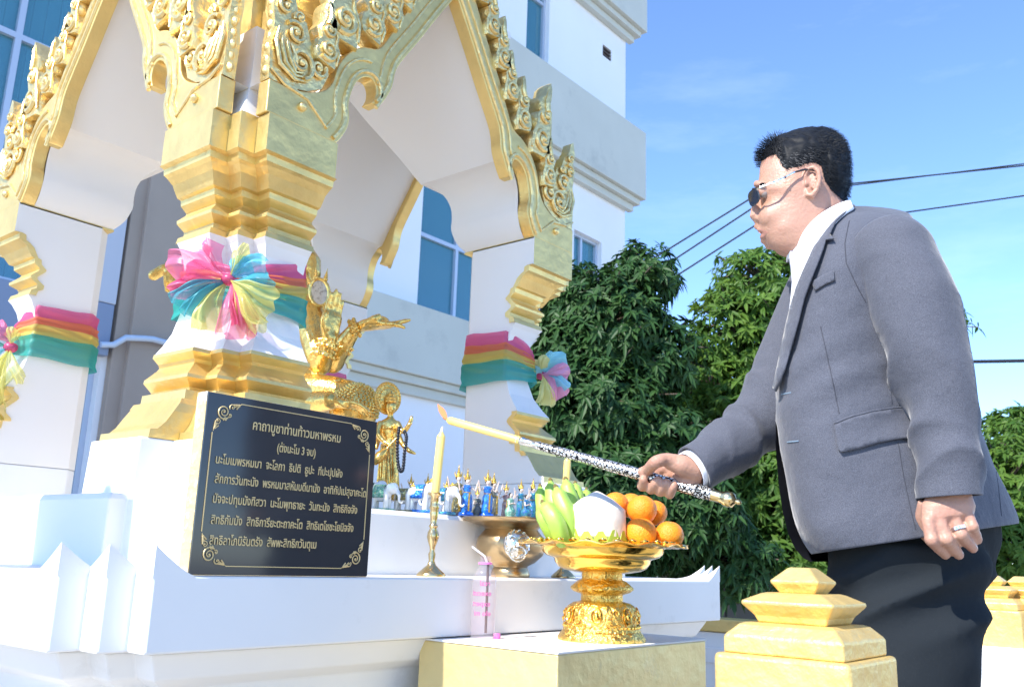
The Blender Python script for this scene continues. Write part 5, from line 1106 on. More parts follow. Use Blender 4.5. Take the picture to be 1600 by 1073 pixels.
cr = t.nodes.new('ShaderNodeValToRGB'); cr.color_ramp.elements[0].position = .32; cr.color_ramp.elements[0].color = (.058,.062,.080,1); cr.color_ramp.elements[1].position = .68; cr.color_ramp.elements[1].color = (.108,.114,.140,1)
t.links.new(tcn.outputs['Object'], n1.inputs[0]); t.links.new(tcn.outputs['Object'], n2.inputs[0]); t.links.new(n1.outputs[0], cr.inputs[0]); t.links.new(cr.outputs[0], b_.inputs['Base Color'])
bp = t.nodes.new('ShaderNodeBump'); bp.inputs['Strength'].default_value = .55; bp.inputs['Distance'].default_value = .022; t.links.new(n2.outputs[0], bp.inputs['Height']); bp2 = t.nodes.new('ShaderNodeBump'); bp2.inputs['Strength'].default_value = .35; bp2.inputs['Distance'].default_value = .0008; t.links.new(n1.outputs[0], bp2.inputs['Height']); t.links.new(bp.outputs[0], bp2.inputs['Normal']); t.links.new(bp2.outputs[0], b_.inputs['Normal'])
TROU = mat('dark_trouser_wool', (.018,.022,.026), .92, bump=2.2, bscale=7, dirt=(.045,.052,.056), dscale=600, dlo=.60, dhi=.72, spec=.12)
LIN = mat('dark_jacket_lining', (.012,.013,.020), .5); SHIRT = mat('white_shirt_cotton', (.80,.80,.84), .8, bump=.8, bscale=14)
HAIR = mat('black_hair', (.010,.011,.013), .55, spec=.2); SEAM = mat('seam_thread', (.045,.048,.062), .9); SHOE = mat('black_shoe_leather', (.01,.01,.01), .3)
MD = 1.75
def ringpx(py, xl, xr, dh, D, tilt=0, n=64, ex=2.3, egg=0, lean=0):
    out = []; xc = (xl+xr)/2; hw = (xr-xl)/2
    for k in range(n):
        a = 2*PI*k/n; ca, sa = math.cos(a), math.sin(a)
        cx = math.copysign(abs(ca)**(2/ex), ca); sy = math.copysign(abs(sa)**(2/ex), sa)
        x = xc + cx*hw; y = py + tilt*(x-xc)/hw
        out.append(P(x, y, D + sy*dh*(1 + egg*cx) + lean*cx))
    return out
# ---- body: head, neck, torso core, arms, hands, legs in one surface
bd_ = MB()
HR = [(206,1258,1290,.022),(211,1238,1300,.042),(220,1216,1310,.057),(234,1198,1316,.067),(250,1190,1319,.072),(264,1187,1320,.074),(278,1186,1320,.0745),(288,1184,1319,.074),(294,1183,1319,.0735),(302,1186,1318,.0725),(312,1188,1317,.071),(324,1189,1316,.070),(336,1186,1317,.069),(348,1185,1312,.067),(356,1186,1305,.065),(366,1190,1299,.062),(376,1196,1295,.059),(385,1200,1292,.054),(391,1208,1290,.047),(397,1224,1288,.038),(403,1240,1280,.02)]
bd_.rings([ringpx(py, a, b, w, MD, ex=2.15, egg=.16 if py < 300 else .20, n=56) for py, a, b, w in HR])
# brow, nose, lips, chin, cheeks
nearD = MD - .0
def hp(px, py, d=0): return P(px, py, MD + d)
bd_.tube([hp(1189,284), hp(1187,296), hp(1184,312), hp(1182,326), hp(1181,337), hp(1186,347)], [.004,.0075,.0088,.0105,.0128,.008], 12)
for sg in (-1, 1):
    bd_.ball(hp(1188,341,sg*.0125), (.0095,.0085,.0085), 10, 8)
    bd_.tube([hp(1182,289,sg*.012), hp(1183,287,sg*.028), hp(1190,288,sg*.046)], [.006,.0075,.005], 8)
    bd_.ball(hp(1212,338,sg*.030), (.030,.034,.032), 18, 12); bd_.ball(hp(1232,360,sg*.028), (.040,.036,.030), 18, 12)
    bd_.ball(hp(1192,301,sg*.030), (.0115,.0125,.0115), 10, 8)
bd_.tube([hp(1195,361,-.024), hp(1188.5,359,-.012), hp(1186.5,359,0), hp(1188.5,359,.012), hp(1195,361,.024)], [.003,.0046,.0050,.0046,.003], 10)
bd_.tube([hp(1197,367,-.020), hp(1192.5,369.5,-.011), hp(1191,370.5,0), hp(1192.5,369.5,.011), hp(1197,367,.020)], [.003,.0048,.0054,.0048,.003], 10)
bd_.ball(hp(1211,382,0), (.013,.022,.012), 12, 8); bd_.ball(hp(1192,352,0), (.011,.020,.010), 12, 8); bd_.ball(hp(1201,375,0), (.010,.018,.009), 12, 8)
# ears
for sg in (-1, 1):
    E_ = lambda x, y, o: P(x, y, MD + sg*(.0735 + o))
    bd_.tube([E_(1262,290,.001), E_(1258,276,.004), E_(1262,264,.009), E_(1271,261,.013), E_(1279,268,.016), E_(1280.5,282,.015), E_(1276,296,.011), E_(1269,306,.006), E_(1262,305,.002), E_(1260,296,.000)], [.0035,.0040,.0045,.0048,.0048,.0046,.0050,.0062,.0055,.0035], 10)
    bd_.tube([E_(1263,280,.000), E_(1270,272,.007), E_(1273,282,.008), E_(1268,294,.005)], [.003,.0034,.0034,.003], 8)
    bd_.ball(E_(1269,284,-.003), (.0125,.009,.022), 10, 8)
    bd_.ball(E_(1259,287,.003), (.0035,.004,.006), 8, 6)
# neck and torso core
limb(bd_, [hp(1268,330), hp(1287,362,.0), hp(1312,405,.005), hp(1350,480,.01)], [.064,.060,.054,.06], 20)
bd_.ball(hp(1240,384), (.036,.040,.022), 14, 10)
bd_.rings([ringpx(py, a, b, w, MD, n=36) for py, a, b, w in ((372,1330,1390,.07),(400,1320,1430,.10),(480,1290,1460,.12),(600,1270,1470,.12),(760,1280,1490,.12),(860,1340,1500,.12))])
NS = (1415, 385)
limb(bd_, [P(1410,400,1.62), P(1437,480,1.585), P(1456,580,1.565), P(1472,680,1.555), P(1484,765,1.54)], [.035,.032,.030,.028,.026], 18)
limb(bd_, [P(1330,420,1.90), P(1275,510,1.93), P(1222,618,1.92), P(1150,682,1.88), P(1090,724,1.84)], [.04,.036,.034,.032,.026], 18)
for sx, D_l in ((0, 1.66), (1, 1.86)):
    limb(bd_, [P(1430,880,D_l), P(1425,1060,D_l), P(1440,1350,D_l), P(1448,1600,D_l)], [.055,.05,.04,.032], 16)
# right hand round the rod
RH = 1.835
h = lambda x, y, d=0: P(x, y, RH + d)
yr = lambda x: 686 + (x-806)*(778-686)/(1132-806)
RDm = lambda x: 2.015 + (x-806)*(RD1-2.015)/(1132-806)
def hr(x, dy, d): return P(x, yr(x)+dy, RDm(x)+d)
limb(bd_, [P(1105,716,1.85), P(1084,730,1.842)], [.027,.0255], 16)
for i, (xk, xb, xt, r) in enumerate(((1020,1003,1004,.0088),(1031,1017,1027,.0095),(1046,1031,1040,.0093),(1060,1046,1052,.0085))):
    K = hr(xk+4, -22 + 3*i, .020); bd_.tube([P(1082,728+4*i,1.850), (P(1082,728+4*i,1.850)+K)/2 + FH*.006, K], [.015,.0145,.0125], 12)
    pts = catmull([K, hr((xk+xb)/2, 0, .0245), hr(xb, 15, .016), hr(xb+1, 18, -.004), hr((xb+xt)/2+2, 8, -.0205), hr(xt+1, (2 if i else 7), -.0225)], 5)
    n = len(pts); bd_.tube(pts, [r*(1.28-.30*k/(n-1)) for k in range(n)], 12); bd_.ball(pts[-1], r*.98, 10, 8)
limb(bd_, [h(1086,735,-.006), h(1066,727,-.012), h(1048,722,-.014)], [.022,.0215,.016], 14)
limb(bd_, [h(1084,748,.002), h(1070,752,.006), h(1058,748,.018)], [.017,.016,.012], 12)
pts = catmull([h(1058,722,-.014), h(1040,718,-.020), h(1024,722,-.026), hr(1012,-10,-.020), hr(1003,-5,-.0195)], 5); n = len(pts)
bd_.tube(pts, [.0165,.0160,.0152,.0145,.0140,.0136,.0132,.0130,.0130,.0130,.0128,.0125,.0122,.0120,.0120,.0119,.0117,.0115,.0110,.0104,.0095][:n], 12); bd_.ball(pts[-1], .0095, 10, 8)
# left hand hanging
LD = 1.515
hl_ = lambda x, y, d=0: P(x, y, LD + d)
def oval(c, u, a, v, b, n=20): return [c + u*math.cos(2*PI*k/n)*a + v*math.sin(2*PI*k/n)*b for k in range(n)]
bd_.rings([oval(hl_(1484,755,.015), rt, .031, FH, .024), oval(hl_(1483,775,.010), rt, .037, FH, .024), oval(hl_(1482,790,.004), rt + up*.03, .044, FH, .022), oval(hl_(1481,806,.002), rt + up*.12, .043, FH, .020), oval(hl_(1480,816,.006), rt + up*.25, .038, FH, .014)])
for i, (m_, p_, t_, r) in enumerate((((1450,814),(1455.5,843),(1477,866),.0103),((1468,816),(1478,842),(1498,866),.0108),((1490,809),(1500.5,834),(1520,856),.0103),((1511,801),(1519,822),(1528,843),.0092))):
    a, b, c = hl_(*m_, -.004), hl_(*p_, -.010), hl_(*t_, .022)
    w_ = hl_(1472+8*i, 782, .004)
    bd_.tube([w_, (w_+a)/2 - FH*.002, a, a*.5+b*.5 - FH*.0005, b, b*.55+c*.45 + FH*.001, b*.48+c*.52, c], [r*.8,r*.95,r*1.12,r*1.0,r*1.10,r*.92,r*.97,r*.78], 14); bd_.ball(c, r*.80, 12, 8); bd_.ball(b - FH*.001, r*1.10, 12, 8)
bd_.tube([hl_(1450,785,.02), hl_(1443,808,.035), hl_(1448,835,.045), hl_(1462,852,.05)], [.016,.014,.012,.009], 12); bd_.ball(hl_(1462,852,.05), .009, 10, 8)
bodyo = remesh(bd_, 'body', SKIN, man, .0024, 3, .5)
# soften the joins on cheeks and jaw only
_bm = bmesh.new(); _bm.from_mesh(bodyo.data); _sel = []
for _v in _bm.verts:
    _x, _y = topx(_v.co + man.location)
    if 1200 < _x < 1256 and 306 < _y < 395: _sel.append(_v)
for _ in range(80): bmesh.ops.smooth_vert(_bm, verts=_sel, factor=.5, use_axis_x=True, use_axis_y=True, use_axis_z=True)
_bm.to_mesh(bodyo.data); _bm.free()
for _p in bodyo.data.polygons: _p.use_smooth = True
deps = bpy.context.evaluated_depsgraph_get()
def bvh_of(o):
    me = o.data; off = o.matrix_world.translation if False else (o.parent.location if o.parent else V((0,0,0)))
    return BVHTree.FromPolygons([v.co + off for v in me.vertices], [p.vertices[:] for p in me.polygons])
body_bvh = bvh_of(bodyo)
def cast(bvh, px, py):
    r = (P(px, py, 1) - CAMLOC).normalized(); return bvh.ray_cast(CAMLOC, r)
# ---- nails
NAIL = mat('finger_nail', (.5,.3,.25), .25)
# ---- lips tint, eyebrow, eye
def patch(name, outline, bvh, m, parent, off=.003, thick=0, step=7, smooth=True, soft=None, fallback=None):
    """cloth piece cut to an outline and laid on the surface underneath"""
    from mathutils.geometry import delaunay_2d_cdt
    ol = []
    for i in range(len(outline)):
        a, b = V(outline[i]), V(outline[(i+1) % len(outline)]); k = max(1, int((b-a).length/step))
        ol += [a.lerp(b, j/k) for j in range(k)]
    xs = [p.x for p in ol]; ys = [p.y for p in ol]; pts = list(ol)
    def inside(x, y):
        c = False; j = len(ol)-1
        for i in range(len(ol)):
            if (ol[i].y > y) != (ol[j].y > y) and x < (ol[j].x-ol[i].x)*(y-ol[i].y)/(ol[j].y-ol[i].y)+ol[i].x: c = not c
            j = i
        return c
    x = min(xs)+step/2
    while x < max(xs):
        y = min(ys)+step/2
        while y < max(ys):
            if inside(x, y) and min((V((x,y))-p).length for p in ol) > step*.45: pts.append(V((x,y)))
            y += step
        x += step
    n = len(ol); r = delaunay_2d_cdt(pts, [(i, (i+1) % n) for i in range(n)], [], 1, .01)
    vs = []; ok = []; lastD = None
    for p in r[0]:
        hit = cast(bvh, p.x, p.y)
        if hit[0] is None:
            best = None
            for rad in (3, 6, 10, 16, 24):
                for k in range(12):
                    h2 = cast(bvh, p.x + rad*math.cos(k*PI/6), p.y + rad*math.sin(k*PI/6))
                    if h2[0] is not None: best = h2; break
                if best: break
            if best: D = (best[0]-CAMLOC).dot(FH); vs.append(P(p.x, p.y, D - off)); ok.append(True)
            else: vs.append(V((0,0,0))); ok.append(False)
        else:
            nn = hit[1]; rd_ = (CAMLOC - hit[0]).normalized()
            if nn.dot(rd_) < 0: nn = -nn
            o_ = off if soft is None else off + soft(p.x, p.y)
            vs.append(hit[0] + (nn*.5 + rd_*.5)*o_); ok.append(True)
    mb = MB(); mb.add(vs, [f for f in r[2] if all(ok[i] for i in f)])
    o = mb.build(name, m, parent, smooth=smooth, angle=0)
    if thick: s = o.modifiers.new('thick', 'SOLIDIFY'); s.thickness = thick; s.offset = 0
    return o
patch('lips', [(1184,357),(1189,357.5),(1196,360),(1201,362.5),(1197,366),(1194,372),(1191,373.5),(1188.5,371),(1190,366),(1185,363)], body_bvh, mat('lip_skin', (.43,.21,.16), .45, sub=.1), man, off=.0006, step=2)
# ---- hair
def hair_line(x, y, near=True):
    pts = [(1180,256),(1190,254),(1202,246),(1211,243),(1217,252),(1221,262),(1227,267),(1236,264),(1250,262),(1258,258),(1272,256),(1283,262),(1287,282),(1297,298),(1310,310),(1322,318),(1332,322)]
    if x <= pts[0][0]: return pts[0][1]
    for a, b in zip(pts, pts[1:]):
        if a[0] <= x <= b[0]: return a[1] + (b[1]-a[1])*(x-a[0])/(b[0]-a[0])
    return 322
hm = MB(); scal = []
me = bodyo.data; off_ = man.location
isc = [False]*len(me.vertices); mapd = {}
for v in me.vertices:
    p = v.co + off_; x, y = topx(p)
    if y > 330 or x > 1345: continue
    # undo perspective of depth: compare at head-centre depth
    dd = p.dot(FH); xe, ye = topx(p + FH*2*(MD-dd)) if dd > MD else (x, y)
    if ye < hair_line(xe, ye) - 1 and p.z > 1.25: isc[v.index] = True; scal.append((p, v.normal.copy(), xe, ye))
vi = {}
for i, f in enumerate(me.polygons):
    if all(isc[k] for k in f.vertices):
        for k in f.vertices:
            if k not in vi:
                p = me.vertices[k].co + off_; nn = me.vertices[k].normal; dd = p.dot(FH); xe, ye = topx(p + FH*2*(MD-dd)) if dd > MD else topx(p)
                edge = min(1, max(0, (min(hair_line(xe-7, ye), hair_line(xe, ye), hair_line(xe+7, ye)) - ye)/26)); vi[k] = len(hm.v)
                hm.v.append(p + nn*(.0006 + .0085*edge + .0028*noise.noise(p*75)*edge))
        hm.f.append([vi[k] for k in f.vertices]); hm.mi.append(0)
hairo = hm.build('hair', HAIR, man, smooth=True, angle=0)
st = MB(); rr_ = random.Random(4); fwd_dir = rt*-1
for i in range(13000):
    p, nn, xe, ye = rr_.choice(scal); edge = min(1, max(0, (min(hair_line(xe-7, ye), hair_line(xe, ye), hair_line(xe+7, ye))-ye)/24))
    if edge < .15 and rr_.random() < .35: continue
    # combing: forward and up at the front, back and down elsewhere
    fr = min(1, max(0, (1232-xe)/40)); d = (nn*(.12+.45*fr) + fwd_dir*(.95*fr) + rt*(.75*(1-fr)) + up*(-.55*(1-fr)*min(1, max(0, (ye-215)/60)) - .10*fr) + V((rr_.uniform(-.3,.3), rr_.uniform(-.3,.3), rr_.uniform(-.3,.3)))).normalized()
    L = (.006 + .0085*edge)*rr_.uniform(.6,1.15)*(1 + 1.7*fr); w = .00034
    s = d.cross(nn); s = s.normalized() if s.length > .01 else V((0,0,1))
    cl = .35*noise.noise(p*55); d = (d + s*cl).normalized()
    b0 = p + nn*(.001 + .004*edge); m1 = b0 + d*L*.45 + nn*.0025; m2 = b0 + d*L*.8 + nn*(.002) - up*.001*(1-fr); e = b0 + d*L - nn*.001 - up*.002
    st.add([b0 - s*w, b0 + s*w, m1 + s*w, m1 - s*w, m2 + s*w*.7, m2 - s*w*.7, e], [(0,1,2,3),(3,2,4,5),(5,4,6)])
so_ = st.build('hair_strand', HAIR, hairo); so_['kind'] = 'stuff'
# stubbly grey short hair over the temple
st = MB()
for i in range(1500):
    p, nn, xe, ye = rr_.choice(scal)
    if not (1214 < xe < 1268 and ye > 222): continue
    d = (nn*.35 + rt*.6 - up*.5 + V((rr_.uniform(-.3,.3), rr_.uniform(-.3,.3), rr_.uniform(-.3,.3)))).normalized(); s = d.cross(nn).normalized(); b0 = p + nn*.007; st.add([b0 - s*.0004, b0 + s*.0004, b0 + d*.008], [(0,1,2)])
so_ = st.build('grey_hair_strand', mat('grey_hair', (.09,.09,.09), .6), hairo); so_['kind'] = 'stuff'
eb = MB()
for i in range(170):
    x = rr_.uniform(1180, 1198); y = 289 - (x-1180)*.10 + rr_.uniform(-2.2,2.2); hit = cast(body_bvh, x, y)
    if hit[0] is None: continue
    nn = hit[1]; d = (nn*.25 + rt*.8 - up*.1).normalized(); s = d.cross(nn).normalized(); eb.add([hit[0]-s*.0004, hit[0]+s*.0004, hit[0]+d*.007+nn*.001], [(0,1,2)])
o = eb.build('eyebrow', HAIR, man); o['kind'] = 'stuff'
# eye behind the lens
MB().ball(P(1194,303,MD-.031), (.0100,.0100,.0100), 14, 10).build('eye', mat('eye_white', (.30,.26,.24), .2), man, smooth=True)
# sunglasses
GF = mat('gunmetal_frame', (.10,.11,.13), .25, .9); GLN = mat('dark_smoked_lens', (.008,.010,.016), .04, spec=.9, coat=.5)
gs = thing('sunglasses', 'dark sunglasses with slim silver temples worn by the man', 'sunglasses', P(1180,305,MD))
for sg in (-1, 1):
    c = P(1178, 308, MD + sg*.033); un = (FH*sg*.98 + rt*.17).normalized(); vn = (up*1 - rt*.22).normalized()
    ol = [(math.cos(k*PI/14), math.sin(k*PI/14)) for k in range(28)]; sh = lambda a, b: c + un*.0215*math.copysign(abs(a)**.6, a) + vn*.0150*math.copysign(abs(b)**.65, b)
    MB().tube([sh(*q) for q in ol] + [sh(*ol[0])], .0014, 8).build('rim', GF, gs, smooth=True)
    nl = un.cross(vn); l = MB(); l.rings([[sh(a*.97, b*.97) + nl*o for a, b in ol] for o in (-.0009, .0009)]); l.build('lens', GLN, gs)
    tp_ = [P(1183,296,MD + sg*.060), P(1188,293,MD + sg*.070), P(1205,286.5,MD + sg*.0775), P(1226,277.5,MD + sg*.0815), P(1242,269,MD + sg*.083), P(1258,265,MD + sg*.084), P(1271,266,MD + sg*.083), P(1281,268,MD + sg*.079)]
    MB().tube(tp_[:5], .0019, 8, flat=(up, 1.25)).build('temple', SIL, gs, smooth=True)
    MB().tube(tp_[4:], [.0020,.0024,.0022,.0018], 8).build('temple_tip', GLN, gs, smooth=True)
    MB().ball(P(1227,277,MD + sg*.0825), (.0022,.0022,.0028), 8, 6).build('hinge', GF, gs, smooth=True)
MB().tube([P(1180,301,MD-.010), P(1176.5,299,MD), P(1180,301,MD+.010)], .0016, 8).build('bridge', GF, gs, smooth=True)
# ---- jacket body
JR = [(322,1322,1352,.055,0),(330,1302,1392,.088,-4),(342,1288,1420,.130,-8),(360,1276,1430,.160,-10),(385,1264,1446,.178,-10),(420,1251,1462,.188,-8),(460,1240,1474,.188,-6),(500,1231,1486,.186,-4),(545,1222,1497,.184,-2),(590,1215,1507,.183,0),(640,1213,1518,.184,0),(690,1217,1540,.195,0),(730,1223,1553,.200,-3),(770,1230,1568,.206,-8),(805,1240,1580,.210,-15),(828,1250,1587,.212,-20),(842,1262,1588,.212,-24)]
jb = MB(); rs = []
cc = catmull([V((a,b,c)) for a,b,c,_,_ in JR], 3); c2_ = catmull([V((a,d,e)) for a,_,_,d,e in JR], 3)
for i in range(len(cc)):
    py, xl, xr = cc[i]; dh, ti = c2_[i].y, c2_[i].z; ring = ringpx(py, xl, xr, dh, MD + .01, tilt=ti, n=110, ex=2.35, egg=-.04)
    out = []
    for k, p in enumerate(ring):
        a = 2*PI*k/110; ctr = P((xl+xr)/2, py, MD+.01); o = (p-ctr).normalized()
        f = .0035*noise.noise(V((p.x*7, p.y*7, p.z*4.5))) + .0030*noise.noise(V((p.x*3, p.y*3, p.z*16)))
        # diagonal pull folds under the arm and at the waist
        f += .0055*math.exp(-((py-600)/70)**2)*math.sin(py*.10 + math.cos(a)*6.0 + 2*noise.noise(p*5)) * (1 if math.sin(a) < 0 else .3)
        f += .0060*max(0, (py-690)/160)*math.sin(a*5 + 1.5 + .3*math.sin(py*.02))
        out.append(p + o*f)
    rs.append(out)
jb.rings(rs, True, (True, False))
inner = [[p + (P((cc[i].y+cc[i].z)/2, cc[i].x, MD+.01) - p).normalized()*.006 for p in rs[i]] for i in range(len(cc)-1, len(cc)-16, -1)]
jb.rings([rs[-1]] + inner, True, (False, False))
jk = jb.build('jacket', CLOTH, man, smooth=True, angle=0, merge=1e-5)
# far front panel of the jacket with dark lining
fp = MB(); rows = [(600,1214,1260),(650,1212,1270),(700,1212,1285),(760,1217,1300),(800,1223,1315),(835,1232,1330),(858,1243,1335),(872,1256,1330),(877,1266,1322)]
for dd, sgn in ((0, 1), (.004, 1)):
    fp.rings([[P(xl + (xr-xl)*t, py - (6*math.sin(t*PI)*0), MD + .02 + dd + .12*math.sin(t*PI*.5)**1.0 + .01*math.sin(py*.03)) for t in [k/14 for k in range(15)]] for py, xl, xr in rows], False)
fpo = fp.build('front_panel_lining', LIN, jk, smooth=True, angle=0)
# sleeves
def sleeve(ctrl, rad, folds, name, flat=1.0, n=84, sub=14, cuffdir=None, seed=0, cap0=True):
    c = catmull(ctrl, sub); m = len(ctrl)-1; rs = []; upv = None
    for i, p in enumerate(c):
        t = i/sub; k = min(int(t), m-1); u = t-k; u = u*u*(3-2*u); r = rad[k]*(1-u) + rad[k+1]*u
        tg = (c[min(i+1,len(c)-1)] - c[max(i-1,0)]).normalized()
        if cuffdir is not None: w = max(0, (t - (m-.6))/.6); tg = (tg*(1-w) + cuffdir*w).normalized()
        if cap0 and t < .8: r *= math.sqrt(max(.02, 1-(1-t/.8)**2))*.55+.45*min(1,(t+.12)/.5) if t < .5 else 1
        a = (FH*-1 - tg*(FH*-1).dot(tg)).normalized(); b = tg.cross(a); ring = []
        for q in range(n):
            an = 2*PI*q/n; ca, sa = math.cos(an), math.sin(an); f = folds(t/m, an, p)
            ring.append(p + (a*ca*flat + b*sa)*(r + f))
        rs.append(ring)
    mb = MB(); mb.rings(rs, True, (True, False)); ctr = c[-1]
    inn = [[q + (c[j]-q).normalized()*.005 for q in rs[j]] for j in range(len(c)-1, len(c)-9, -1)]
    mb.rings([rs[-1]] + inn, True, (False, False))
    return mb.build(name, CLOTH, jk, smooth=True, angle=0, merge=1e-5)
def fold_near(t, a, p):
    w = lambda c, s: math.exp(-((t-c)/s)**2); nz = noise.noise(p*11)
    rg2 = lambda x: 1 - 2*abs(math.sin(x/2))**.8
    f = .0115*w(.55,.12)*rg2(t*46 + 3.4*math.sin(a+.6) + 5*nz) * (.55+.45*math.cos(a-2.4))
    f += .0055*w(.78,.13)*rg2(t*30 + 3.2*math.cos(a) + 4*nz) + .0022*w(.30,.14)*rg2(t*20 + 3*math.sin(a) + 5*nz)
    return f + .0035*noise.noise(V((p.x*9, p.y*9, p.z*5)))
sl_near = sleeve([P(1368,357,1.625), P(1394,402,1.595), P(1424,470,1.565), P(1455,570,1.545), P(1475,670,1.535), P(1482,735,1.53), P(1483,776,1.53)], [.050,.074,.075,.0660,.0575,.053,.0505], fold_near, 'sleeve', 1.05, cuffdir=(up*-1 + rt*.08).normalized(), n=96)
def fold_far(t, a, p):
    w = lambda c, s: math.exp(-((t-c)/s)**2); nz = noise.noise(p*10)
    rg2 = lambda x: 1 - 2*abs(math.sin(x/2))**.8
    return .0060*w(.62,.16)*rg2(t*44 + 2.6*math.sin(a) + 4*nz) + .005*w(.85,.12)*rg2(t*30 + 2*math.cos(a) + 3*nz) + .004*noise.noise(V((p.x*8, p.y*8, p.z*6)))
cd_ = (P(1040,757,1.83) - P(1120,712,1.87)).normalized()
sl_far = sleeve([P(1310,400,1.89), P(1275,480,1.92), P(1240,560,1.93), P(1214,618,1.925), P(1170,672,1.90), P(1120,710,1.865), P(1084,733,1.845)], [.075,.080,.076,.076,.062,.054,.0505], fold_far, 'sleeve', .95, cuffdir=cd_, cap0=False)
# shirt cuff peeping out at the right hand
cf = MB(); cc0 = P(1081,735,1.843); a_ = FH*-1; a_ = (a_ - cd_*a_.dot(cd_)).normalized(); b_v = cd_.cross(a_)
cf.rings([[cc0 + cd_*z + (a_*math.cos(2*PI*k/40) + b_v*math.sin(2*PI*k/40)) * r for k in range(40)] for z, r in ((-.03,.041),(.004,.041),(.0055,.0395),(.003,.038),(-.03,.038))], True, (False, False)); cf.build('shirt_cuff', SHIRT, man, smooth=True)
jb_bvh = bvh_of(jk) if False else BVHTree.FromPolygons([v.co + man.location for v in jk.data.vertices], [p.vertices[:] for p in jk.data.polygons])
slv_bvh = BVHTree.FromPolygons([v.co + man.location for v in sl_near.data.vertices], [p.vertices[:] for p in sl_near.data.polygons])
# shirt front, collar, lapel
OPEN = [(1100,300),(1322,312),(1306,334),(1293,357),(1284,376),(1275,397),(1264,422),(1252,452),(1244,478),(1236,510),(1229,545),(1221,578),(1100,578)]
def in_poly(x, y, ol):
    c = False; j = len(ol)-1
    for i in range(len(ol)):
        if (ol[i][1] > y) != (ol[j][1] > y) and x < (ol[j][0]-ol[i][0])*(y-ol[i][1])/(ol[j][1]-ol[i][1])+ol[i][0]: c = not c
        j = i
    return c
_bm = bmesh.new(); _bm.from_mesh(jk.data); kill = []
for f in _bm.faces:
    c = f.calc_center_median() + man.location; x, y = topx(c); dd = c.dot(FH)
    if len(f.verts) > 4: kill.append(f); continue
    if in_poly(x, y, OPEN) and (dd < MD or y < 452): kill.append(f)
bmesh.ops.delete(_bm, geom=kill, context='FACES'); _bm.to_mesh(jk.data); _bm.free()
sh_ = MB(); srs = []
for py, a, b2, dh in ((372,1262,1335,.060),(381,1246,1336,.068),(390,1236,1338,.082),(402,1232,1342,.100),(420,1235,1352,.112),(440,1237,1362,.118),(470,1234,1372,.118),(505,1229,1380,.118),(550,1223,1388,.118),(620,1230,1390,.11)):
    srs.append([q_ + rt*.002*noise.noise(q_*30) for q_ in ringpx(py, a, b2, dh, MD, n=60, ex=2.2, tilt=6 if py < 400 else 0)])
sh_.rings(srs, True, (False, False)); sho = sh_.build('shirt', SHIRT, man, smooth=True, angle=0)
# placket fold line down the shirt front
MB().tube([P(x, y, MD-.035) for x, y in ((1241,405),(1244,440),(1241,475),(1236,510))], .0012, 5).build('placket', SHIRT, sho, smooth=True)
up_ = [(1330,312),(1314,316),(1298,324),(1286,331),(1275,339),(1264,350),(1253,362),(1245,373),(1239,384)]
lo_ = [(1336,327),(1322,334),(1310,345),(1300,356),(1291,368),(1283,380),(1274,393),(1267,404),(1261,414)]
cm = MB(); crs = []
def dnear(bvh, x, y, dflt):
    h_ = cast(bvh, x, y); return (h_[0]-CAMLOC).dot(FH)/ (P(x,y,1)-CAMLOC).dot(FH) if h_[0] is not None else dflt
dt = [MD-.062,MD-.066,MD-.068,MD-.069,MD-.069,MD-.066,MD-.058,MD-.046,MD-.030]; db = []
for (x, y) in lo_: db.append(min(MD-.05, dnear(jb_bvh, x, y, MD-.09)) - .010)
for k in range(8):
    t_ = k/7; crs.append([P(u_[0]+(l_[0]-u_[0])*t_, u_[1]+(l_[1]-u_[1])*t_, a*(1-t_)+b*t_ - .010*math.sin(t_*PI)) for u_, l_, a, b in zip(up_, lo_, dt, db)])
cm.rings(crs, False); co = cm.build('shirt_collar', SHIRT, sho, smooth=True, angle=0); so2 = co.modifiers.new('t', 'SOLIDIFY'); so2.thickness = .003; so2.offset = 0; co.modifiers.new('s', 'SUBSURF').render_levels = 1
cm = MB(); cm.rings([[P(x, y, d) for x, y, d in row] for row in ([(1241,382,MD-.028),(1238,383,MD+.0),(1240,380,MD+.04),(1250,370,MD+.06)], [(1236,393,MD-.040),(1231,394,MD-.006),(1233,392,MD+.05),(1246,384,MD+.07)], [(1240,404,MD-.046),(1230,405,MD-.010),(1229,410,MD+.055),(1244,402,MD+.09)])], False)
co = cm.build('shirt_collar', SHIRT, sho, smooth=True, angle=0); so2 = co.modifiers.new('t', 'SOLIDIFY'); so2.thickness = .003; so2.offset = 0
LP_ = [(1322,318),(1304,336),(1291,357),(1282,376),(1273,397),(1262,422),(1250,452),(1242,478),(1234,510),(1227,545),(1219,582),(1214,606),(1219,611),(1232,578),(1243,540),(1254,500),(1262,468),(1272,440),(1282,414),(1290,392),(1294,378),(1306,377),(1300,368),(1308,350),(1322,336),(1336,326)]
patch('lapel', LP_, jb_bvh, CLOTH, jk, off=.011, thick=.003, step=5, soft=lambda x, y: .004*max(0, min(1, (y-330)/120)))
patch('pocket_flap', [(1304,664),(1330,653),(1362,644),(1395,639),(1424,637),(1430,640),(1430,684),(1400,687),(1372,692),(1345,700),(1314,707),(1309,700)], jb_bvh, CLOTH, jk, off=.006, thick=.0025, step=7)
patch('pocket_welt', [(1303,660),(1330,649),(1362,640.5),(1395,635.5),(1424,634),(1424,636.5),(1395,638.5),(1362,643.5),(1330,652.5),(1304,663)], jb_bvh, CLOTH, jk, off=.005, thick=.002, step=5)
patch('breast_pocket', [(1270,441),(1286,431),(1303,423),(1305,438),(1290,445),(1275,455)], jb_bvh, CLOTH, jk, off=.0045, thick=.002, step=5)
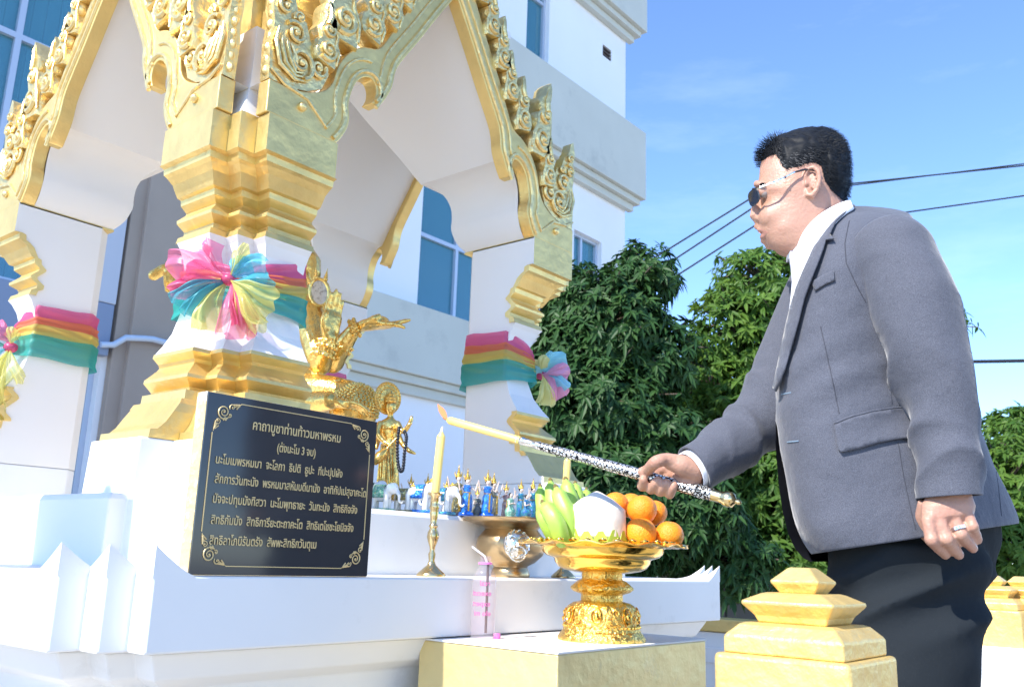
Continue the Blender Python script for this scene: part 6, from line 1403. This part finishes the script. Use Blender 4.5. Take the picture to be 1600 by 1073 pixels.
def seam(pts, bvh, parent, r=.0007, m=SEAM, name='seam', off=.0006):
    out = []
    for i in range(len(pts)-1):
        for k in range(6):
            x = pts[i][0] + (pts[i+1][0]-pts[i][0])*k/6; y = pts[i][1] + (pts[i+1][1]-pts[i][1])*k/6; h_ = cast(bvh, x, y)
            if h_[0] is not None: out.append(h_[0] + (CAMLOC-h_[0]).normalized()*off)
    if len(out) > 2: return MB().tube(out, r, 5).build(name, m, parent, smooth=True)
seam([(1282,510),(1290,545),(1302,600),(1313,655)], jb_bvh, jk); seam([(1388,545),(1391,600),(1394,636)], jb_bvh, jk); seam([(1403,690),(1412,745),(1424,800),(1432,832)], jb_bvh, jk)
seam([(1549,690),(1560,760),(1566,815)], jb_bvh, jk)
BHT = mat('pale_buttonhole_thread', (.20,.28,.36), .7)
seam([(1221,616),(1229,614.5),(1237,613)], jb_bvh, jk, .0012, BHT, 'buttonhole', .0015); seam([(1230,690.5),(1240,689.5),(1249,688.5)], jb_bvh, jk, .0012, BHT, 'buttonhole', .0015)
seam([(1327,345),(1320,380),(1322,410),(1338,445),(1356,478)], jb_bvh, jk, .0008)
for y in (713, 727, 740):
    p = P(1530.5, y, 1.545); 
    MB().lathe([(.001,0),(.0048,0),(.0052,.0012),(.0045,.0022),(.001,.0018)], p, 16, axis=(rt*.75 - FH*.6).normalized()).build('sleeve_button', mat('grey_blue_button', (.22,.27,.34), .25), sl_near, smooth=True)
# ring
rg_ = thing('finger_ring', 'silver ring with small square stones on the hanging left hand', 'ring', hl_(1497,825,-.006))
ra_, rb_ = hl_(1490,809,-.004), hl_(1500.5,834,-.010); rdir = (rb_-ra_).normalized(); rc = ra_.lerp(rb_, .66)
MB().lathe([(.0108,-.0028),(.0122,-.0026),(.0124,.0026),(.0108,.0028)], rc, 28, axis=rdir).build('band', mat('silver_ring', (.78,.80,.84), .12, 1), rg_, smooth=True, angle=50)
sq_ = MB(); vr = (FH*-1 - rdir*(FH*-1).dot(rdir)).normalized(); sd = rdir.cross(vr)
for k in (-1, 0, 1):
    d_ = (vr + sd*k*.38).normalized(); sq_.obox(rc + d_*.0128, sd*.0019, rdir*.0026, d_*.0010)
sq_.build('stone', mat('ring_stone', (.55,.62,.70), .05, .2), rg_, bevel=.0003)
# ---- trousers
tm = MB()
TR = [(800,1268,1560,.17,0),(850,1290,1562,.168,-6),(880,1296,1556,.165,-4),(905,1298,1540,.160,0),(950,1300,1535,.150,0),(1000,1308,1534,.140,0),(1060,1318,1533,.130,0),(1120,1328,1530,.125,0)]
def trouser_leg(D0, xo, dh, rows, seed, name):
    rs = []; c_ = catmull([V((a, b+xo, c+xo)) for a, b, c in rows], 6)
    for i, q in enumerate(c_):
        ring = ringpx(q.x, q.y, q.z, dh*(1-.25*min(1, max(0,(q.x-900)/700))), D0, n=80, ex=2.2); ctr = P((q.y+q.z)/2, q.x, D0); o2 = []
        for k, p in enumerate(ring):
            a = 2*PI*k/80; f = .010*noise.noise(V((p.x*6, p.y*6, p.z*5+seed))) + .005*(1-2*abs(noise.noise(V((p.x*9+p.z*7, p.y*9, p.z*9+seed))))) + .016*math.exp(-((q.x-935)/55)**2)*(1-2*abs(math.sin(q.x*.035 + 1.8*math.cos(a)+seed))**.7) + .006*math.sin(q.x*.02+a*2+seed)
            o2.append(p + (p-ctr).normalized()*f)
        rs.append(o2)
    return rs
hips = trouser_leg(MD+.01, 0, .17, [(790,1268,1562),(840,1285,1563),(870,1292,1556),(905,1297,1542),(950,1302,1534),(990,1312,1528)], 1.3, 'h')
near = trouser_leg(MD-.085, 0, .098, [(850,1345,1530),(900,1326,1545),(940,1316,1537),(990,1322,1533),(1060,1330,1531),(1150,1345,1524),(1300,1375,1515),(1480,1385,1510),(1590,1388,1512)], 2.1, 'n')
far = trouser_leg(MD+.105, -18, .090, [(850,1330,1510),(900,1314,1518),(940,1312,1515),(1000,1316,1512),(1060,1322,1508),(1150,1335,1500),(1300,1365,1490),(1480,1375,1485),(1560,1378,1487)], 4.0, 'f')
for r_ in (hips, near, far): tm.rings(r_)
remesh(tm, 'trousers', TROU, man, .006, 6)
for D0, yy in ((MD-.085, 1600), (MD+.105, 1568)):
    a0 = P(1450, 1500, D0); c = V((a0.x, a0.y, .0)); s_ = MB()
    s_.rings([[c + rt*(x0 + math.cos(2*PI*k/20)*lx) + FH*math.sin(2*PI*k/20)*ly + up*z for k in range(20)] for z, x0, lx, ly in ((.0,-.055,.145,.048),(.018,-.055,.147,.050),(.035,-.05,.140,.048),(.06,-.02,.10,.044),(.085,.01,.06,.042),(.10,.015,.05,.04))])
    s_.build('shoe', SHOE, man, smooth=True, angle=60)
# pocket edge and seam on the trousers
